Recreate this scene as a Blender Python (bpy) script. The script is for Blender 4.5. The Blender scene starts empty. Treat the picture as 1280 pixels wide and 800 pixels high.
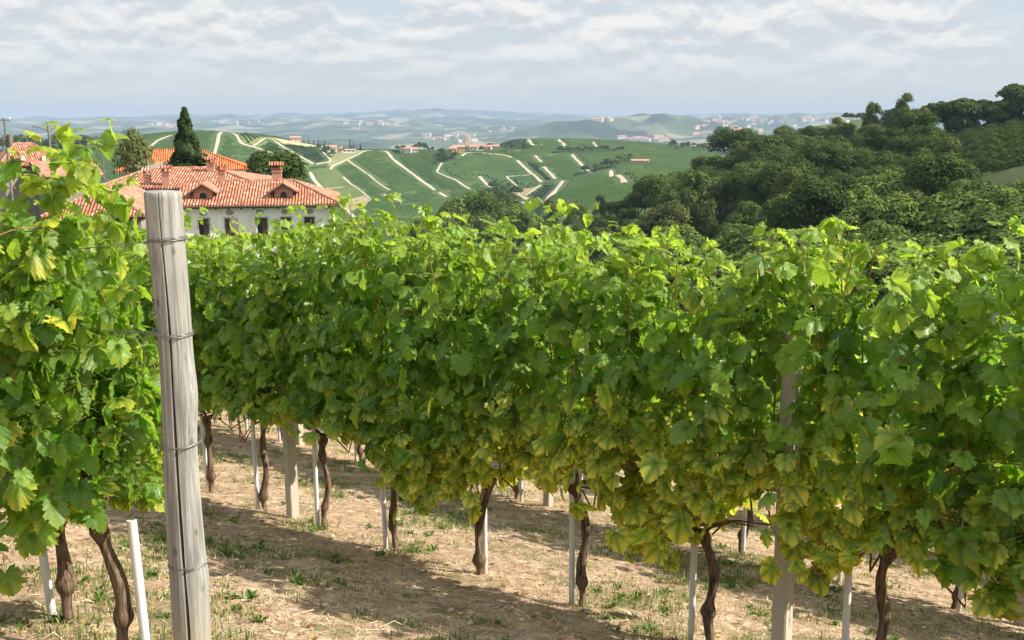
import bpy, math, random
import numpy as np
from mathutils import Vector, Matrix, noise as mnoise

R_ = math.radians
sc = bpy.context.scene
col = sc.collection

# ------------------------------------------------------------------ camera
PITCH = math.atan(257 / 1245.0)
cam_d = bpy.data.cameras.new("camera")
cam = bpy.data.objects.new("camera", cam_d)
col.objects.link(cam)
cam_d.sensor_width = 36.0
cam_d.lens = 36.0 * 1245 / 1280
cam_d.clip_start = 0.05
cam_d.clip_end = 60000
cam.location = (0, 0, 0)
cam.rotation_euler = (math.pi / 2 - PITCH, 0, 0)
sc.camera = cam

# ------------------------------------------------------------------ light
SUN_AZ, SUN_EL = R_(96), R_(40)          # azimuth clockwise from +Y
sd = bpy.data.lights.new("sun", 'SUN')
sd.energy = 4.7
sd.angle = R_(0.53)
sd.color = (1.0, 0.93, 0.80)
sun = bpy.data.objects.new("sun", sd)
col.objects.link(sun)
SUNV = Vector((math.cos(SUN_EL) * math.sin(SUN_AZ), math.cos(SUN_EL) * math.cos(SUN_AZ), math.sin(SUN_EL)))
sun.rotation_euler = SUNV.to_track_quat('Z', 'Y').to_euler()

sc.view_settings.view_transform = 'Standard'
sc.view_settings.look = 'None'
sc.view_settings.exposure = 1.05
sc.view_settings.gamma = 1
sc.cycles.use_denoising = True
sc.cycles.max_bounces = 8
sc.cycles.diffuse_bounces = 3
sc.cycles.glossy_bounces = 2
sc.cycles.transmission_bounces = 6
sc.cycles.volume_bounces = 0
sc.cycles.sample_clamp_indirect = 4


# ------------------------------------------------------------------ node helper
class G:
    """small node-graph builder"""
    def __init__(s, nt):
        s.nt = nt
        nt.nodes.clear()

    def n(s, t, ins=None, **kw):
        nd = s.nt.nodes.new(t)
        for k, v in kw.items():
            setattr(nd, k, v)
        for k, v in (ins or {}).items():
            s.put(nd.inputs[k], v)
        return nd

    def put(s, sock, v):
        if isinstance(v, bpy.types.NodeSocket):
            s.nt.links.new(v, sock)
        else:
            sock.default_value = v

    def m(s, op, a, b=0.0, c=0.0, clamp=False):
        nd = s.nt.nodes.new('ShaderNodeMath')
        nd.operation = op
        nd.use_clamp = clamp
        for i, v in enumerate((a, b, c)):
            s.put(nd.inputs[i], v)
        return nd.outputs[0]

    def ss(s, v, lo, hi, a=0.0, b=1.0):
        nd = s.nt.nodes.new('ShaderNodeMapRange')
        nd.interpolation_type = 'SMOOTHSTEP'
        for i, q in enumerate((v, lo, hi, a, b)):
            s.put(nd.inputs[i], q)
        return nd.outputs[0]

    def lin(s, v, lo, hi, a=0.0, b=1.0):
        nd = s.nt.nodes.new('ShaderNodeMapRange')
        for i, q in enumerate((v, lo, hi, a, b)):
            s.put(nd.inputs[i], q)
        return nd.outputs[0]

    def mix(s, f, a, b, mode='MIX'):
        nd = s.nt.nodes.new('ShaderNodeMix')
        nd.data_type = 'RGBA'
        nd.blend_type = mode
        nd.clamp_factor = True
        s.put(nd.inputs[0], f)
        s.put(nd.inputs[6], a if not isinstance(a, tuple) else (*a, 1) if len(a) == 3 else a)
        s.put(nd.inputs[7], b if not isinstance(b, tuple) else (*b, 1) if len(b) == 3 else b)
        return nd.outputs[2]

    def noise(s, vec, scale, detail=4, rough=0.55, dist=0.0):
        nd = s.n('ShaderNodeTexNoise', {'Scale': scale, 'Detail': detail, 'Roughness': rough, 'Distortion': dist})
        if vec is not None:
            s.put(nd.inputs['Vector'], vec)
        return nd.outputs['Fac']

    def mapping(s, vec, scale=(1, 1, 1), rot=(0, 0, 0), loc=(0, 0, 0)):
        nd = s.n('ShaderNodeMapping', {'Vector': vec, 'Scale': scale, 'Rotation': rot, 'Location': loc})
        return nd.outputs[0]

    def attr(s, name):
        return s.n('ShaderNodeAttribute', attribute_name=name)

    def obj(s):
        return s.n('ShaderNodeTexCoord').outputs['Object']

    def pos(s):
        return s.n('ShaderNodeNewGeometry').outputs['Position']

    def bump(s, h, strength=0.5, dist=0.02):
        return s.n('ShaderNodeBump', {'Height': h, 'Strength': strength, 'Distance': dist}).outputs[0]

    def bsdf(s, color, rough=0.8, spec=0.3, normal=None, **kw):
        ins = {'Base Color': color if not isinstance(color, tuple) else (*color, 1), 'Roughness': rough, 'Specular IOR Level': spec}
        ins.update(kw)
        if normal is not None:
            ins['Normal'] = normal
        return s.n('ShaderNodeBsdfPrincipled', ins).outputs[0]

    def out(s, sh, vol=None):
        o = s.n('ShaderNodeOutputMaterial')
        if sh is not None:
            s.nt.links.new(sh, o.inputs['Surface'])
        if vol is not None:
            s.nt.links.new(vol, o.inputs['Volume'])


def mat(name):
    m = bpy.data.materials.new(name)
    m.use_nodes = True
    return m, G(m.node_tree)


# ------------------------------------------------------------------ world
w = bpy.data.worlds.new("World")
sc.world = w
w.use_nodes = True
g = G(w.node_tree)
sky = g.n('ShaderNodeTexSky', sky_type='NISHITA')
sky.sun_disc = False
sky.sun_elevation = SUN_EL
sky.sun_rotation = SUN_AZ
sky.air_density = 1.3
sky.dust_density = 1.5
sky.ozone_density = 2.0
tc = g.n('ShaderNodeTexCoord').outputs['Generated']
sep = g.n('ShaderNodeSeparateXYZ', {'Vector': tc})
zz = g.m('MAXIMUM', sep.outputs[2], 0.0)
zs_ = g.m('MULTIPLY', g.m('POWER', zz, 0.8), 1.75)        # cloud banks flatten towards the horizon
cv = g.n('ShaderNodeCombineXYZ', {0: sep.outputs[0], 1: sep.outputs[1], 2: zs_}).outputs[0]
cvu = g.n('ShaderNodeVectorMath', {0: cv, 1: (0.0, 0.0, 0.022)}, operation='ADD').outputs[0]
n1 = g.noise(cv, 13.0, 9, 0.60, 0.12)
n1u = g.noise(cvu, 13.0, 9, 0.60, 0.12)
n3 = g.noise(g.mapping(cv, loc=(1.3, 5.2, 4.0)), 2.6, 3, 0.5)
dens = g.m('ADD', g.m('MULTIPLY', n1, 0.72), g.m('MULTIPLY', n3, 0.38))
cover = g.ss(dens, 0.40, 0.60)
hz = g.ss(zz, 0.01, 0.12)
cover = g.m('MULTIPLY', cover, g.ss(zz, 0.012, 0.085, 0.12, 1.0))
lit = g.m('ADD', g.m('MULTIPLY', g.m('SUBTRACT', n1, n1u), 3.2), g.m('MULTIPLY', g.m('SUBTRACT', n3, 0.5), 0.7))
lum = g.ss(lit, -0.30, 0.42)
ccol = g.mix(lum, (3.55, 3.75, 3.98), (5.1, 5.05, 5.0))
base = g.mix(hz, (3.5, 3.95, 4.4), (3.45, 3.95, 4.5))
skyc = g.mix(0.85, sky.outputs[0], base)
final = g.mix(g.m('MULTIPLY', cover, 0.92), skyc, ccol)
over = g.ss(zz, 0.14, 0.55, 1.0, 1.45)                     # unseen sky overhead brightened, added as fill light
final = g.mix(1.0, final, g.n('ShaderNodeCombineColor', {0: over, 1: over, 2: over}).outputs[0], 'MULTIPLY')
bg = g.n('ShaderNodeBackground', {'Color': final, 'Strength': 0.088})
wo = g.n('ShaderNodeOutputWorld')
g.nt.links.new(bg.outputs[0], wo.inputs[0])


# ------------------------------------------------------------------ object helpers
def tag(o, label=None, cat=None, group=None, kind=None):
    if label: o['label'] = label
    if cat: o['category'] = cat
    if group: o['group'] = group
    if kind: o['kind'] = kind
    return o


def empty(name, loc=(0, 0, 0), rz=0.0, label=None, cat=None, group=None):
    o = bpy.data.objects.new(name, None)
    o.empty_display_size = 0.1
    col.objects.link(o)
    o.location = loc
    o.rotation_euler = (0, 0, rz)
    return tag(o, label, cat, group)


def mesh(name, V, F, smooth=False, attrs=None, uv=None, mats=None, matidx=None):
    """V (n,3); F ndarray (m,k) or list of such arrays; attrs {name: (n,4)|(n,)} on points"""
    me = bpy.data.meshes.new(name)
    V = np.asarray(V, dtype=np.float32)
    Fs = F if isinstance(F, list) else [F]
    Fs = [np.asarray(f, dtype=np.int32) for f in Fs if len(f)]
    loops = np.concatenate([f.ravel() for f in Fs])
    counts = np.concatenate([np.full(len(f), f.shape[1], np.int32) for f in Fs])
    starts = np.concatenate([[0], np.cumsum(counts)[:-1]]).astype(np.int32)
    me.vertices.add(len(V))
    me.vertices.foreach_set('co', V.ravel())
    me.loops.add(len(loops))
    me.loops.foreach_set('vertex_index', loops)
    me.polygons.add(len(counts))
    me.polygons.foreach_set('loop_start', starts)
    me.polygons.foreach_set('loop_total', counts)
    if matidx is not None:
        me.polygons.foreach_set('material_index', np.asarray(matidx, np.int32))
    me.polygons.foreach_set('use_smooth', np.full(len(counts), smooth))
    for m_ in (mats or []):
        me.materials.append(m_)
    me.update(calc_edges=True)
    for k, a in (attrs or {}).items():
        a = np.asarray(a, dtype=np.float32)
        if a.ndim == 1:
            at = me.attributes.new(k, 'FLOAT', 'POINT')
            at.data.foreach_set('value', a)
        elif a.shape[1] == 2:
            at = me.attributes.new(k, 'FLOAT2', 'POINT')
            at.data.foreach_set('vector', a.ravel())
        elif a.shape[1] == 3:
            at = me.attributes.new(k, 'FLOAT_VECTOR', 'POINT')
            at.data.foreach_set('vector', a.ravel())
        else:
            at = me.attributes.new(k, 'FLOAT_COLOR', 'POINT')
            at.data.foreach_set('color', a.ravel())
    me.validate()
    return me


def link(name, me, parent=None, m=None):
    o = bpy.data.objects.new(name, me)
    col.objects.link(o)
    if m is not None and not me.materials:
        me.materials.append(m)
    if parent is not None:
        o.parent = parent
    return o


class MB:
    """collects simple solids into one mesh"""
    def __init__(s):
        s.V = []; s.F3 = []; s.F4 = []; s.n = 0

    def add(s, V, F):
        V = np.asarray(V, float)
        F = np.asarray(F, int) + s.n
        s.V.append(V); s.n += len(V)
        (s.F3 if F.shape[1] == 3 else s.F4).append(F)

    def box(s, c, d, rz=0.0, taper=1.0):
        x, y, z = np.array(d) / 2.0
        V = np.array([(-x, -y, -z), (x, -y, -z), (x, y, -z), (-x, y, -z),
                      (-x * taper, -y * taper, z), (x * taper, -y * taper, z), (x * taper, y * taper, z), (-x * taper, y * taper, z)])
        if rz:
            cs, sn = math.cos(rz), math.sin(rz)
            V = V @ np.array([[cs, sn, 0], [-sn, cs, 0], [0, 0, 1]])
        s.add(V + np.array(c), [(0, 3, 2, 1), (4, 5, 6, 7), (0, 1, 5, 4), (1, 2, 6, 5), (2, 3, 7, 6), (3, 0, 4, 7)])
        return s

    def poly(s, V):
        V = np.asarray(V, float)
        s.add(V, [tuple(range(len(V)))]) if len(V) in (3, 4) else None
        return s

    def prism(s, V, t):
        """thick slab: polygon of 3/4 points extruded by vector t"""
        V = np.asarray(V, float); n = len(V)
        W = np.vstack([V, V + np.array(t)])
        top = [tuple(range(n, 2 * n))]; bot = [tuple(range(n - 1, -1, -1))]
        s.add(W, top); s.add(W, bot)
        s.add(W, [(i, (i + 1) % n, n + (i + 1) % n, n + i) for i in range(n)])
        return s

    def tube(s, P, rad, seg=8, cap=True):
        V, F = tube(P, rad, seg)
        s.add(V, F)
        if cap:
            for k, e in ((0, np.asarray(P[0], float)), (len(P) - 1, np.asarray(P[-1], float))):
                ring = V[k * seg:(k + 1) * seg]
                W = np.vstack([ring, [e]])
                f = [(i, (i + 1) % seg, seg) if k else ((i + 1) % seg, i, seg) for i in range(seg)]
                s.add(W, f)
        return s

    def build(s, name, m, parent=None, smooth=False, attrs=None):
        Fs = []
        if s.F3: Fs.append(np.vstack(s.F3))
        if s.F4: Fs.append(np.vstack(s.F4))
        return link(name, mesh(name, np.vstack(s.V), Fs, smooth, attrs, mats=[m]), parent)


def tube(P, rad, seg=8, nz=None):
    P = np.asarray(P, float)
    n = len(P)
    rad = np.broadcast_to(np.asarray(rad, float), (n,))
    T = np.gradient(P, axis=0) if n > 1 else np.array([[0, 0, 1.0]])
    T /= np.linalg.norm(T, axis=1)[:, None] + 1e-9
    ref = np.array([1.0, 0, 0]) if abs(T[0][0]) < 0.8 else np.array([0, 1.0, 0])
    V = []
    th = np.arange(seg) / seg * 2 * math.pi
    for i in range(n):
        u = np.cross(T[i], ref); u /= np.linalg.norm(u) + 1e-9
        v = np.cross(T[i], u)
        rr = rad[i] * (1 if nz is None else nz[i])
        V.append(P[i] + (np.cos(th)[:, None] * u + np.sin(th)[:, None] * v) * (rr if np.isscalar(rr) else np.asarray(rr).reshape(-1, 1)))
    V = np.vstack(V)
    F = [(i * seg + j, i * seg + (j + 1) % seg, (i + 1) * seg + (j + 1) % seg, (i + 1) * seg + j) for i in range(n - 1) for j in range(seg)]
    F = np.array(F)[:, ::-1] if True else F
    return V, F


def hash2(ix, iy, seed):
    h = (ix.astype(np.int64) * 374761393 + iy.astype(np.int64) * 668265263 + seed * 974634777) & 0x7fffffff
    h = ((h ^ (h >> 13)) * 1274126177) & 0x7fffffff
    h = h ^ (h >> 16)
    return (h & 0xffff) / 65535.0


def vnoise(x, y, seed=0):
    ix = np.floor(x); iy = np.floor(y)
    fx = x - ix; fy = y - iy
    fx = fx * fx * (3 - 2 * fx); fy = fy * fy * (3 - 2 * fy)
    a = hash2(ix, iy, seed); b = hash2(ix + 1, iy, seed); c = hash2(ix, iy + 1, seed); d = hash2(ix + 1, iy + 1, seed)
    return (a * (1 - fx) + b * fx) * (1 - fy) + (c * (1 - fx) + d * fx) * fy


def fbm(x, y, seed=0, oct=4):
    s = 0; a = 0.5; t = 0
    for o in range(oct):
        s = s + a * vnoise(x * 2 ** o, y * 2 ** o, seed + o * 7); t += a; a *= 0.5
    return s / t


def sstep(x, a, b):
    t = np.clip((x - a) / (b - a), 0, 1)
    return t * t * (3 - 2 * t)


# ------------------------------------------------------------------ survey: sight lines from the tripod
NV = np.array([.70029545, .71385312])        # across the vine rows, away from the camera
AV = np.array([.71385312, -.70029545])       # along the vine rows, to the right
CP, SP = math.cos(PITCH), math.sin(PITCH)


def sight(x, y):
    u = (x - 640) / 1245.0; v = (400 - y) / 1245.0
    return np.array([u, CP + v * SP, -SP + v * CP])


def zy(x, y, r):
    q = sight(x, y)
    return q[2] / math.hypot(q[0], q[1]) * r


def azx(x, y=200):
    q = sight(x, y)
    return math.atan2(q[0], q[1])


# ---- near slope: the four vine rows give its heights
ROWN = np.array([-8.0, 1.26, 3.775, 6.287, 14.0, 30.0])


def near_z(X, Y):
    n = NV[0] * X + NV[1] * Y
    a = AV[0] * X + AV[1] * Y
    c0 = np.interp(n, ROWN, [1.6, -1.433, -2.2133, -2.965, -5.1, -9.6])
    c1 = np.interp(n, ROWN, [.116, .116, .11623, .0904, .085, .05])
    return c0 + c1 * np.clip(a, -40, 25)


# ---- far terrain profiles: (distance, height)   'y' entries are sighted from the tripod
def prof(x, L):
    rs, zs = [], []
    for r, k, v in L:
        rs.append(r); zs.append(v if k == 'z' else zy(x, v, r))
    return azx(x), np.array(rs, float), np.array(zs)


LEFT = [(40, 'z', -13), (85, 'z', -17.5), (125, 'z', -20), (220, 'z', -36), (400, 'z', -70), (600, 'z', -84)]


def hillprof(x, yr, rr=1000.0, foot=275, rf=780):
    return prof(x, LEFT + [(rf, 'y', foot), ((rf + rr) / 2, 'z', (zy(x, foot, rf) + zy(x, yr, rr)) / 2 - 3), (rr * .97, 'y', yr + 1.6), (rr, 'y', yr), (rr * 1.06, 'y', yr + 1.5), (1500, 'z', -115), (2500, 'z', -150)])


PROFS = [
    hillprof(-500, 192), hillprof(0, 187), hillprof(90, 184), hillprof(160, 172), hillprof(240, 164), hillprof(320, 167),
    hillprof(400, 182), hillprof(440, 188), hillprof(520, 190), hillprof(580, 189),
    prof(625, LEFT[:3] + [(200, 'z', -30), (340, 'z', -42), (450, 'z', -64), (600, 'z', -86), (780, 'y', 275), (890, 'y', 228), (1000, 'y', 189), (1060, 'y', 188), (1200, 'y', 182), (1300, 'y', 177), (1380, 'y', 179), (1700, 'z', -115), (2500, 'z', -150)]),
    prof(690, LEFT[:3] + [(200, 'z', -31), (340, 'z', -44), (450, 'z', -62), (540, 'y', 272), (600, 'y', 250), (625, 'y', 243), (680, 'z', -66), (780, 'y', 258), (890, 'y', 222), (1000, 'y', 192), (1080, 'y', 189), (1200, 'y', 180), (1300, 'y', 173), (1380, 'y', 175), (1700, 'z', -115), (2500, 'z', -150)]),
    prof(760, [(40, 'z', -12), (85, 'z', -20), (150, 'z', -27), (250, 'y', 290), (340, 'z', -46), (450, 'z', -60), (540, 'y', 262), (600, 'y', 228), (640, 'y', 221), (700, 'z', -58), (800, 'y', 240), (890, 'y', 215), (1000, 'y', 192), (1080, 'y', 189), (1200, 'y', 182), (1300, 'y', 175), (1380, 'y', 177), (1700, 'z', -115), (2500, 'z', -150)]),
    prof(820, [(40, 'z', -12), (85, 'z', -20), (150, 'z', -26), (255, 'y', 268), (340, 'z', -44), (450, 'z', -56), (540, 'y', 250), (620, 'y', 214), (680, 'y', 207), (740, 'z', -52), (820, 'y', 225), (1000, 'y', 196), (1080, 'y', 191), (1300, 'y', 181), (1380, 'y', 183), (1700, 'z', -115), (2500, 'z', -150)]),
    prof(890, [(40, 'z', -12), (85, 'z', -19), (140, 'z', -24), (200, 'y', 275), (285, 'y', 236), (340, 'z', -33), (450, 'z', -50), (560, 'y', 235), (680, 'y', 212), (820, 'y', 215), (1000, 'y', 196), (1300, 'y', 185), (1700, 'z', -115), (2500, 'z', -150)]),
    prof(960, [(40, 'z', -11), (85, 'z', -17), (140, 'z', -20), (200, 'y', 262), (300, 'y', 212), (340, 'z', -25), (450, 'z', -34), (560, 'y', 196), (620, 'y', 176), (760, 'z', -40), (1000, 'z', -60), (1700, 'z', -120), (2500, 'z', -150)]),
    prof(1010, [(40, 'z', -11), (85, 'z', -17), (140, 'z', -19.5), (200, 'y', 255), (310, 'y', 203), (350, 'z', -21), (450, 'z', -27), (540, 'y', 176), (620, 'y', 155), (760, 'z', -30), (1000, 'z', -60), (1700, 'z', -120), (2500, 'z', -150)]),
    prof(1080, [(40, 'z', -11), (85, 'z', -16), (140, 'z', -18.5), (200, 'y', 248), (320, 'y', 190), (360, 'z', -17), (450, 'z', -20), (540, 'y', 166), (620, 'y', 147), (760, 'z', -20), (1000, 'z', -60), (1700, 'z', -120), (2500, 'z', -150)]),
    prof(1180, [(40, 'z', -11), (80, 'z', -14.5), (130, 'y', 312), (190, 'y', 232), (230, 'y', 202), (340, 'y', 164), (400, 'z', -8), (620, 'z', -12), (1000, 'z', -60), (1700, 'z', -120), (2500, 'z', -150)]),
    prof(1290, [(40, 'z', -10), (80, 'z', -13), (130, 'y', 285), (185, 'y', 205), (205, 'y', 188), (310, 'y', 146), (360, 'z', -2), (620, 'z', -8), (1000, 'z', -60), (1700, 'z', -120), (2500, 'z', -150)]),
    prof(1700, [(40, 'z', -9), (80, 'z', -10), (130, 'y', 260), (185, 'y', 175), (205, 'y', 165), (310, 'y', 120), (360, 'z', 5), (620, 'z', -8), (1000, 'z', -60), (1700, 'z', -120), (2500, 'z', -150)]),
]
RG = np.concatenate([np.linspace(10, 60, 26), np.linspace(64, 420, 90)[0:], np.linspace(430, 1500, 215), np.geomspace(1520, 2500, 20)])
PAZ = np.array([p[0] for p in PROFS])
PZ = np.array([np.interp(RG, p[1], p[2]) for p in PROFS])
# soften the profile along the distance
k = np.array([1, 2, 3, 2, 1.0]); k /= k.sum()
PZ = np.array([np.convolve(np.pad(z, 2, mode='edge'), k, mode='valid') for z in PZ])
AG = np.linspace(PAZ[0], PAZ[-1], 320)
TG = np.array([np.interp(AG, PAZ, PZ[:, j]) for j in range(len(RG))])      # (r, az)
ka = np.hanning(13)[1:-1]; ka /= ka.sum()
TG = np.array([np.convolve(np.pad(z, 5, mode='edge'), ka, mode='valid') for z in TG])


def far_base(az, r):
    ra = np.interp(r, RG, np.arange(len(RG)))
    aa = np.interp(az, AG, np.arange(len(AG)))
    i = np.clip(ra.astype(int), 0, len(RG) - 2); j = np.clip(aa.astype(int), 0, len(AG) - 2)
    fi = ra - i; fj = aa - j
    return (TG[i, j] * (1 - fi) + TG[i + 1, j] * fi) * (1 - fj) + (TG[i, j + 1] * (1 - fi) + TG[i + 1, j + 1] * fi) * fj


# ranges behind the valley: crest sighted, distance, half-width
def crest(pts):
    return np.array([azx(p[0], p[1]) for p in pts]), np.array([(p[0], p[1]) for p in pts])


RANGES = [
    (4600, 500, [(-400, 178), (0, 176), (200, 174), (400, 176), (560, 176), (640, 172), (700, 170), (800, 172), (900, 170), (1300, 170)]),
    (5400, 420, [(-400, 185), (380, 182), (560, 176), (620, 168), (660, 160), (700, 151), (737, 148), (760, 147), (800, 143), (830, 142), (860, 144), (900, 152), (960, 160), (1300, 165)]),
    (6500, 560, [(-400, 164), (0, 166), (140, 162), (200, 159), (300, 166), (440, 160), (520, 163), (620, 158), (700, 160), (1300, 160)]),
    (7700, 560, [(-400, 158), (0, 160), (100, 157), (260, 154), (360, 156), (420, 151), (520, 153), (640, 155), (800, 156), (860, 150), (900, 147), (970, 144), (1060, 143), (1120, 146), (1300, 146)]),
    (9500, 700, [(-400, 150), (0, 152), (120, 149), (250, 151), (400, 147), (520, 146), (600, 147), (700, 151), (860, 147), (1000, 143), (1300, 144)]),
    (12200, 900, [(-400, 146), (0, 147), (300, 143), (420, 141), (500, 138), (545, 135.5), (600, 137), (680, 141), (760, 144), (900, 142), (1300, 141)]),
]


def terrain(X, Y):
    X = np.asarray(X, float); Y = np.asarray(Y, float)
    r = np.hypot(X, Y); az = np.arctan2(X, Y)
    z = near_z(X, Y)
    zf = far_base(az, r)
    far = r > 2000
    if np.any(far):
        rf = r[far] if r.ndim else r
        af = az[far] if r.ndim else az
        xx = X[far] if r.ndim else X; yy = Y[far] if r.ndim else Y
        b = np.full(np.shape(rf), -150.0) + 45 * (fbm(xx / 900, yy / 900, 3, 4) - .5) * sstep(rf, 2400, 4000)
        bb = b
        for rk, wk, pts in RANGES:
            aa, pp = crest(pts)
            px = np.interp(af, aa, pp[:, 0]); py = np.interp(af, aa, pp[:, 1])
            q = 1245.0 / np.hypot(CP * 1245 + (400 - py) * SP, (px - 640))
            zc = (-SP * 1245 + (400 - py) * CP) / np.hypot(CP * 1245 + (400 - py) * SP, (px - 640)) * rk
            wob = rk + 260 * (fbm(af * 14 + 5, af * 0 + rk, 11, 3) - .5) * 4
            d = (rf - wob) / wk
            zc = zc + 26 * (fbm(af * 55, af * 0 + rk * .01, 21, 4) - .5) * (rk / 7000)
            prof_ = 1 / (1 + d * d * np.where(d > 0, .7, 1.0))
            prof_ = prof_ * (1 + .35 * (fbm(xx / 260, yy / 260, 31, 4) - .5) * np.abs(np.tanh(d * 1.4)))
            bb = np.maximum(bb, -150 + (zc + 150) * prof_)
        t = sstep(rf, 2000, 2600)
        if r.ndim:
            zf = zf.copy(); zf[far] = zf[far] * (1 - t) + bb * t
        else:
            zf = zf * (1 - t) + bb * t
    zf = zf + np.where((r > 380) & (r < 2400), 5 * (fbm(X / 60, Y / 60, 5, 4) - .5), 0) * sstep(r, 380, 600) * .8
    zf = zf + 1.2 * (fbm(X / 14, Y / 14, 8, 3) - .5) * sstep(r, 30, 80)
    t = sstep(r, 15, 42)
    return z * (1 - t) + zf * t


def tz(x, y):
    return float(terrain(np.array([float(x)]), np.array([float(y)]))[0])


def hit(x, y, r0=60.0, r1=19000.0):
    """ground point on the sight line"""
    q = sight(x, y); h = math.hypot(q[0], q[1])
    rs = np.concatenate([np.arange(r0, min(r1, 2000), 2.0), np.geomspace(2000, 13400, 1500)])
    rs = rs[rs <= r1]
    X = q[0] / h * rs; Y = q[1] / h * rs; Z = q[2] / h * rs
    t = terrain(X, Y)
    i = np.argmax(Z < t)
    if Z[i] >= t[i]:
        i = int(np.argmin(np.abs(Z - t)))
    return X[i], Y[i], t[i]


def at_r(x, y, r):
    q = sight(x, y); h = math.hypot(q[0], q[1])
    return np.array([q[0] / h * r, q[1] / h * r, q[2] / h * r])


def wpos(a, n, h=0.0):
    x = AV[0] * a + NV[0] * n; y = AV[1] * a + NV[1] * n
    return np.array([x, y, float(near_z(np.array(x), np.array(y))) + h])

# ================================================================== SETTING
# ------------------------------------------------------------------ fields on the valley hill (photo sight lines -> ground)
def C3(p): return (240 + p[0] * .21875, 140 + p[1] * .21875)
def C4(p): return (460 + p[0] * .203125, 150 + p[1] * .203125)
def C5(p): return (640 + p[0] * .203125, 130 + p[1] * .203125)


FIELDS = [  # conv, outline, colour, row direction (rad in plan), rows?
    (C3, [(265, 118), (420, 150), (360, 190), (300, 178)], (.15, .19, .06), .5, 1),
    (C3, [(430, 143), (600, 160), (785, 185), (770, 208), (700, 205), (520, 180)], (.36, .31, .19), .5, 0),
    (C3, [(420, 165), (560, 232), (700, 302), (640, 322), (500, 250), (370, 200)], (.115, .175, .05), 1.2, 1),
    (C3, [(500, 182), (720, 208), (795, 282), (705, 302)], (.024, .058, .019), 1.2, 1),
    (C3, [(690, 340), (800, 310), (900, 390), (1030, 490), (1000, 530), (840, 500), (780, 450)], (.085, .115, .04), .2, 0),
    (C3, [(640, 335), (690, 350), (780, 470), (700, 440), (620, 380)], (.030, .058, .026), .9, 1),
    (C3, [(835, 500), (990, 478), (1030, 505), (950, 560), (880, 565)], (.27, .22, .13), .2, 0),
    (C3, [(780, 240), (860, 205), (1040, 215), (960, 240), (880, 285), (800, 330), (780, 290)], (.20, .21, .10), .4, 0),
    (C4, [(900, 432), (1060, 405), (975, 468)], (.30, .23, .15), .4, 0),
    (C4, [(860, 350), (1000, 342), (1055, 378), (980, 388), (890, 390)], (.20, .20, .11), .4, 0),
    (C4, [(800, 132), (985, 115), (1010, 160), (1000, 185), (880, 180), (830, 160)], (.11, .15, .05), .4, 1),
    (C4, [(970, 262), (1070, 290), (1150, 365), (1060, 378), (990, 320)], (.050, .098, .030), .9, 1),
    (C4, [(440, 300), (600, 220), (820, 215), (900, 250), (1060, 380), (930, 420), (700, 345), (520, 355)], (.026, .066, .022), 2.6, 1),
    (C4, [(90, 190), (420, 435), (630, 435), (520, 360), (420, 325), (450, 265), (400, 210)], (.029, .070, .022), 2.0, 1),
    (C4, [(1060, 410), (1170, 385), (1100, 500), (980, 475)], (.026, .050, .024), .8, 1),
]
TRACKS = [
    (C3, [(168, 108), (145, 180), (118, 268)], 5.5), (C3, [(230, 116), (262, 150), (282, 185), (350, 200), (420, 228), (530, 270), (600, 305), (645, 328)], 5),
    (C3, [(350, 195), (395, 165), (432, 150)], 4), (C3, [(430, 150), (560, 222), (702, 302)], 4), (C3, [(702, 302), (800, 285), (760, 245), (733, 212)], 3.2),
    (C3, [(672, 345), (700, 395), (780, 470)], 6), (C3, [(780, 470), (850, 535), (930, 610)], 4.5), (C3, [(790, 335), (800, 310), (870, 285), (960, 240), (1050, 215)], 3.2),
    (C3, [(885, 275), (1010, 362), (1135, 452)], 3.2), (C3, [(860, 370), (950, 440), (1020, 500)], 3), (C3, [(1098, 478), (1200, 512)], 5), (C3, [(720, 445), (870, 432)], 2.2),
    (C4, [(88, 190), (150, 245), (240, 312), (330, 375), (415, 438)], 5.2), (C4, [(440, 450), (485, 475)], 5), (C4, [(455, 265), (418, 325), (470, 345), (520, 362), (575, 395), (632, 435)], 3.6),
    (C4, [(683, 348), (720, 390), (768, 428)], 5), (C4, [(575, 228), (620, 202), (720, 205), (830, 215), (890, 236)], 4.5), (C4, [(918, 250), (990, 320), (1072, 388)], 5.2),
    (C4, [(1030, 222), (1068, 262)], 4.2), (C4, [(1078, 290), (1155, 366)], 5), (C4, [(850, 350), (925, 418)], 3), (C4, [(850, 350), (1000, 340)], 2.4),
    (C4, [(1200, 378), (1150, 440), (1098, 502)], 7), (C4, [(1062, 405), (970, 470)], 4), (C4, [(885, 440), (960, 480), (1035, 520)], 6.5), (C4, [(870, 468), (985, 526)], 4),
    (C4, [(988, 120), (1022, 160)], 5.5), (C4, [(1022, 160), (1175, 138)], 3.2), (C4, [(1172, 120), (1212, 166)], 5.5), (C4, [(880, 195), (1020, 192), (1165, 196)], 4.5),
    (C5, [(368, 312), (425, 372), (482, 428)], 5.2), (C5, [(608, 410), (650, 440), (692, 492)], 6), (C5, [(498, 235), (538, 276)], 4), (C5, [(740, 282), (900, 276), (1095, 282)], 5),
    (lambda p: p, [(180, 189), (196, 177), (214, 170)], 5), (lambda p: p, [(204, 206), (212, 190)], 4), (lambda p: p, [(1059, 151), (1056, 160), (1052, 170)], 5.5),
]
field_polys = []
for cv_, pts, c_, rd, rows in FIELDS:
    field_polys.append((np.array([hit(*cv_(p), r0=420, r1=1500)[:2] for p in pts]), c_, rd, rows))


def inside(P, x, y):
    res = np.zeros(x.shape, bool)
    n = len(P)
    for i in range(n):
        x1, y1 = P[i]; x2, y2 = P[(i + 1) % n]
        cond = ((y1 > y) != (y2 > y))
        xi = (x2 - x1) * (y - y1) / (y2 - y1 + 1e-12) + x1
        res ^= cond & (x < xi)
    return res


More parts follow.
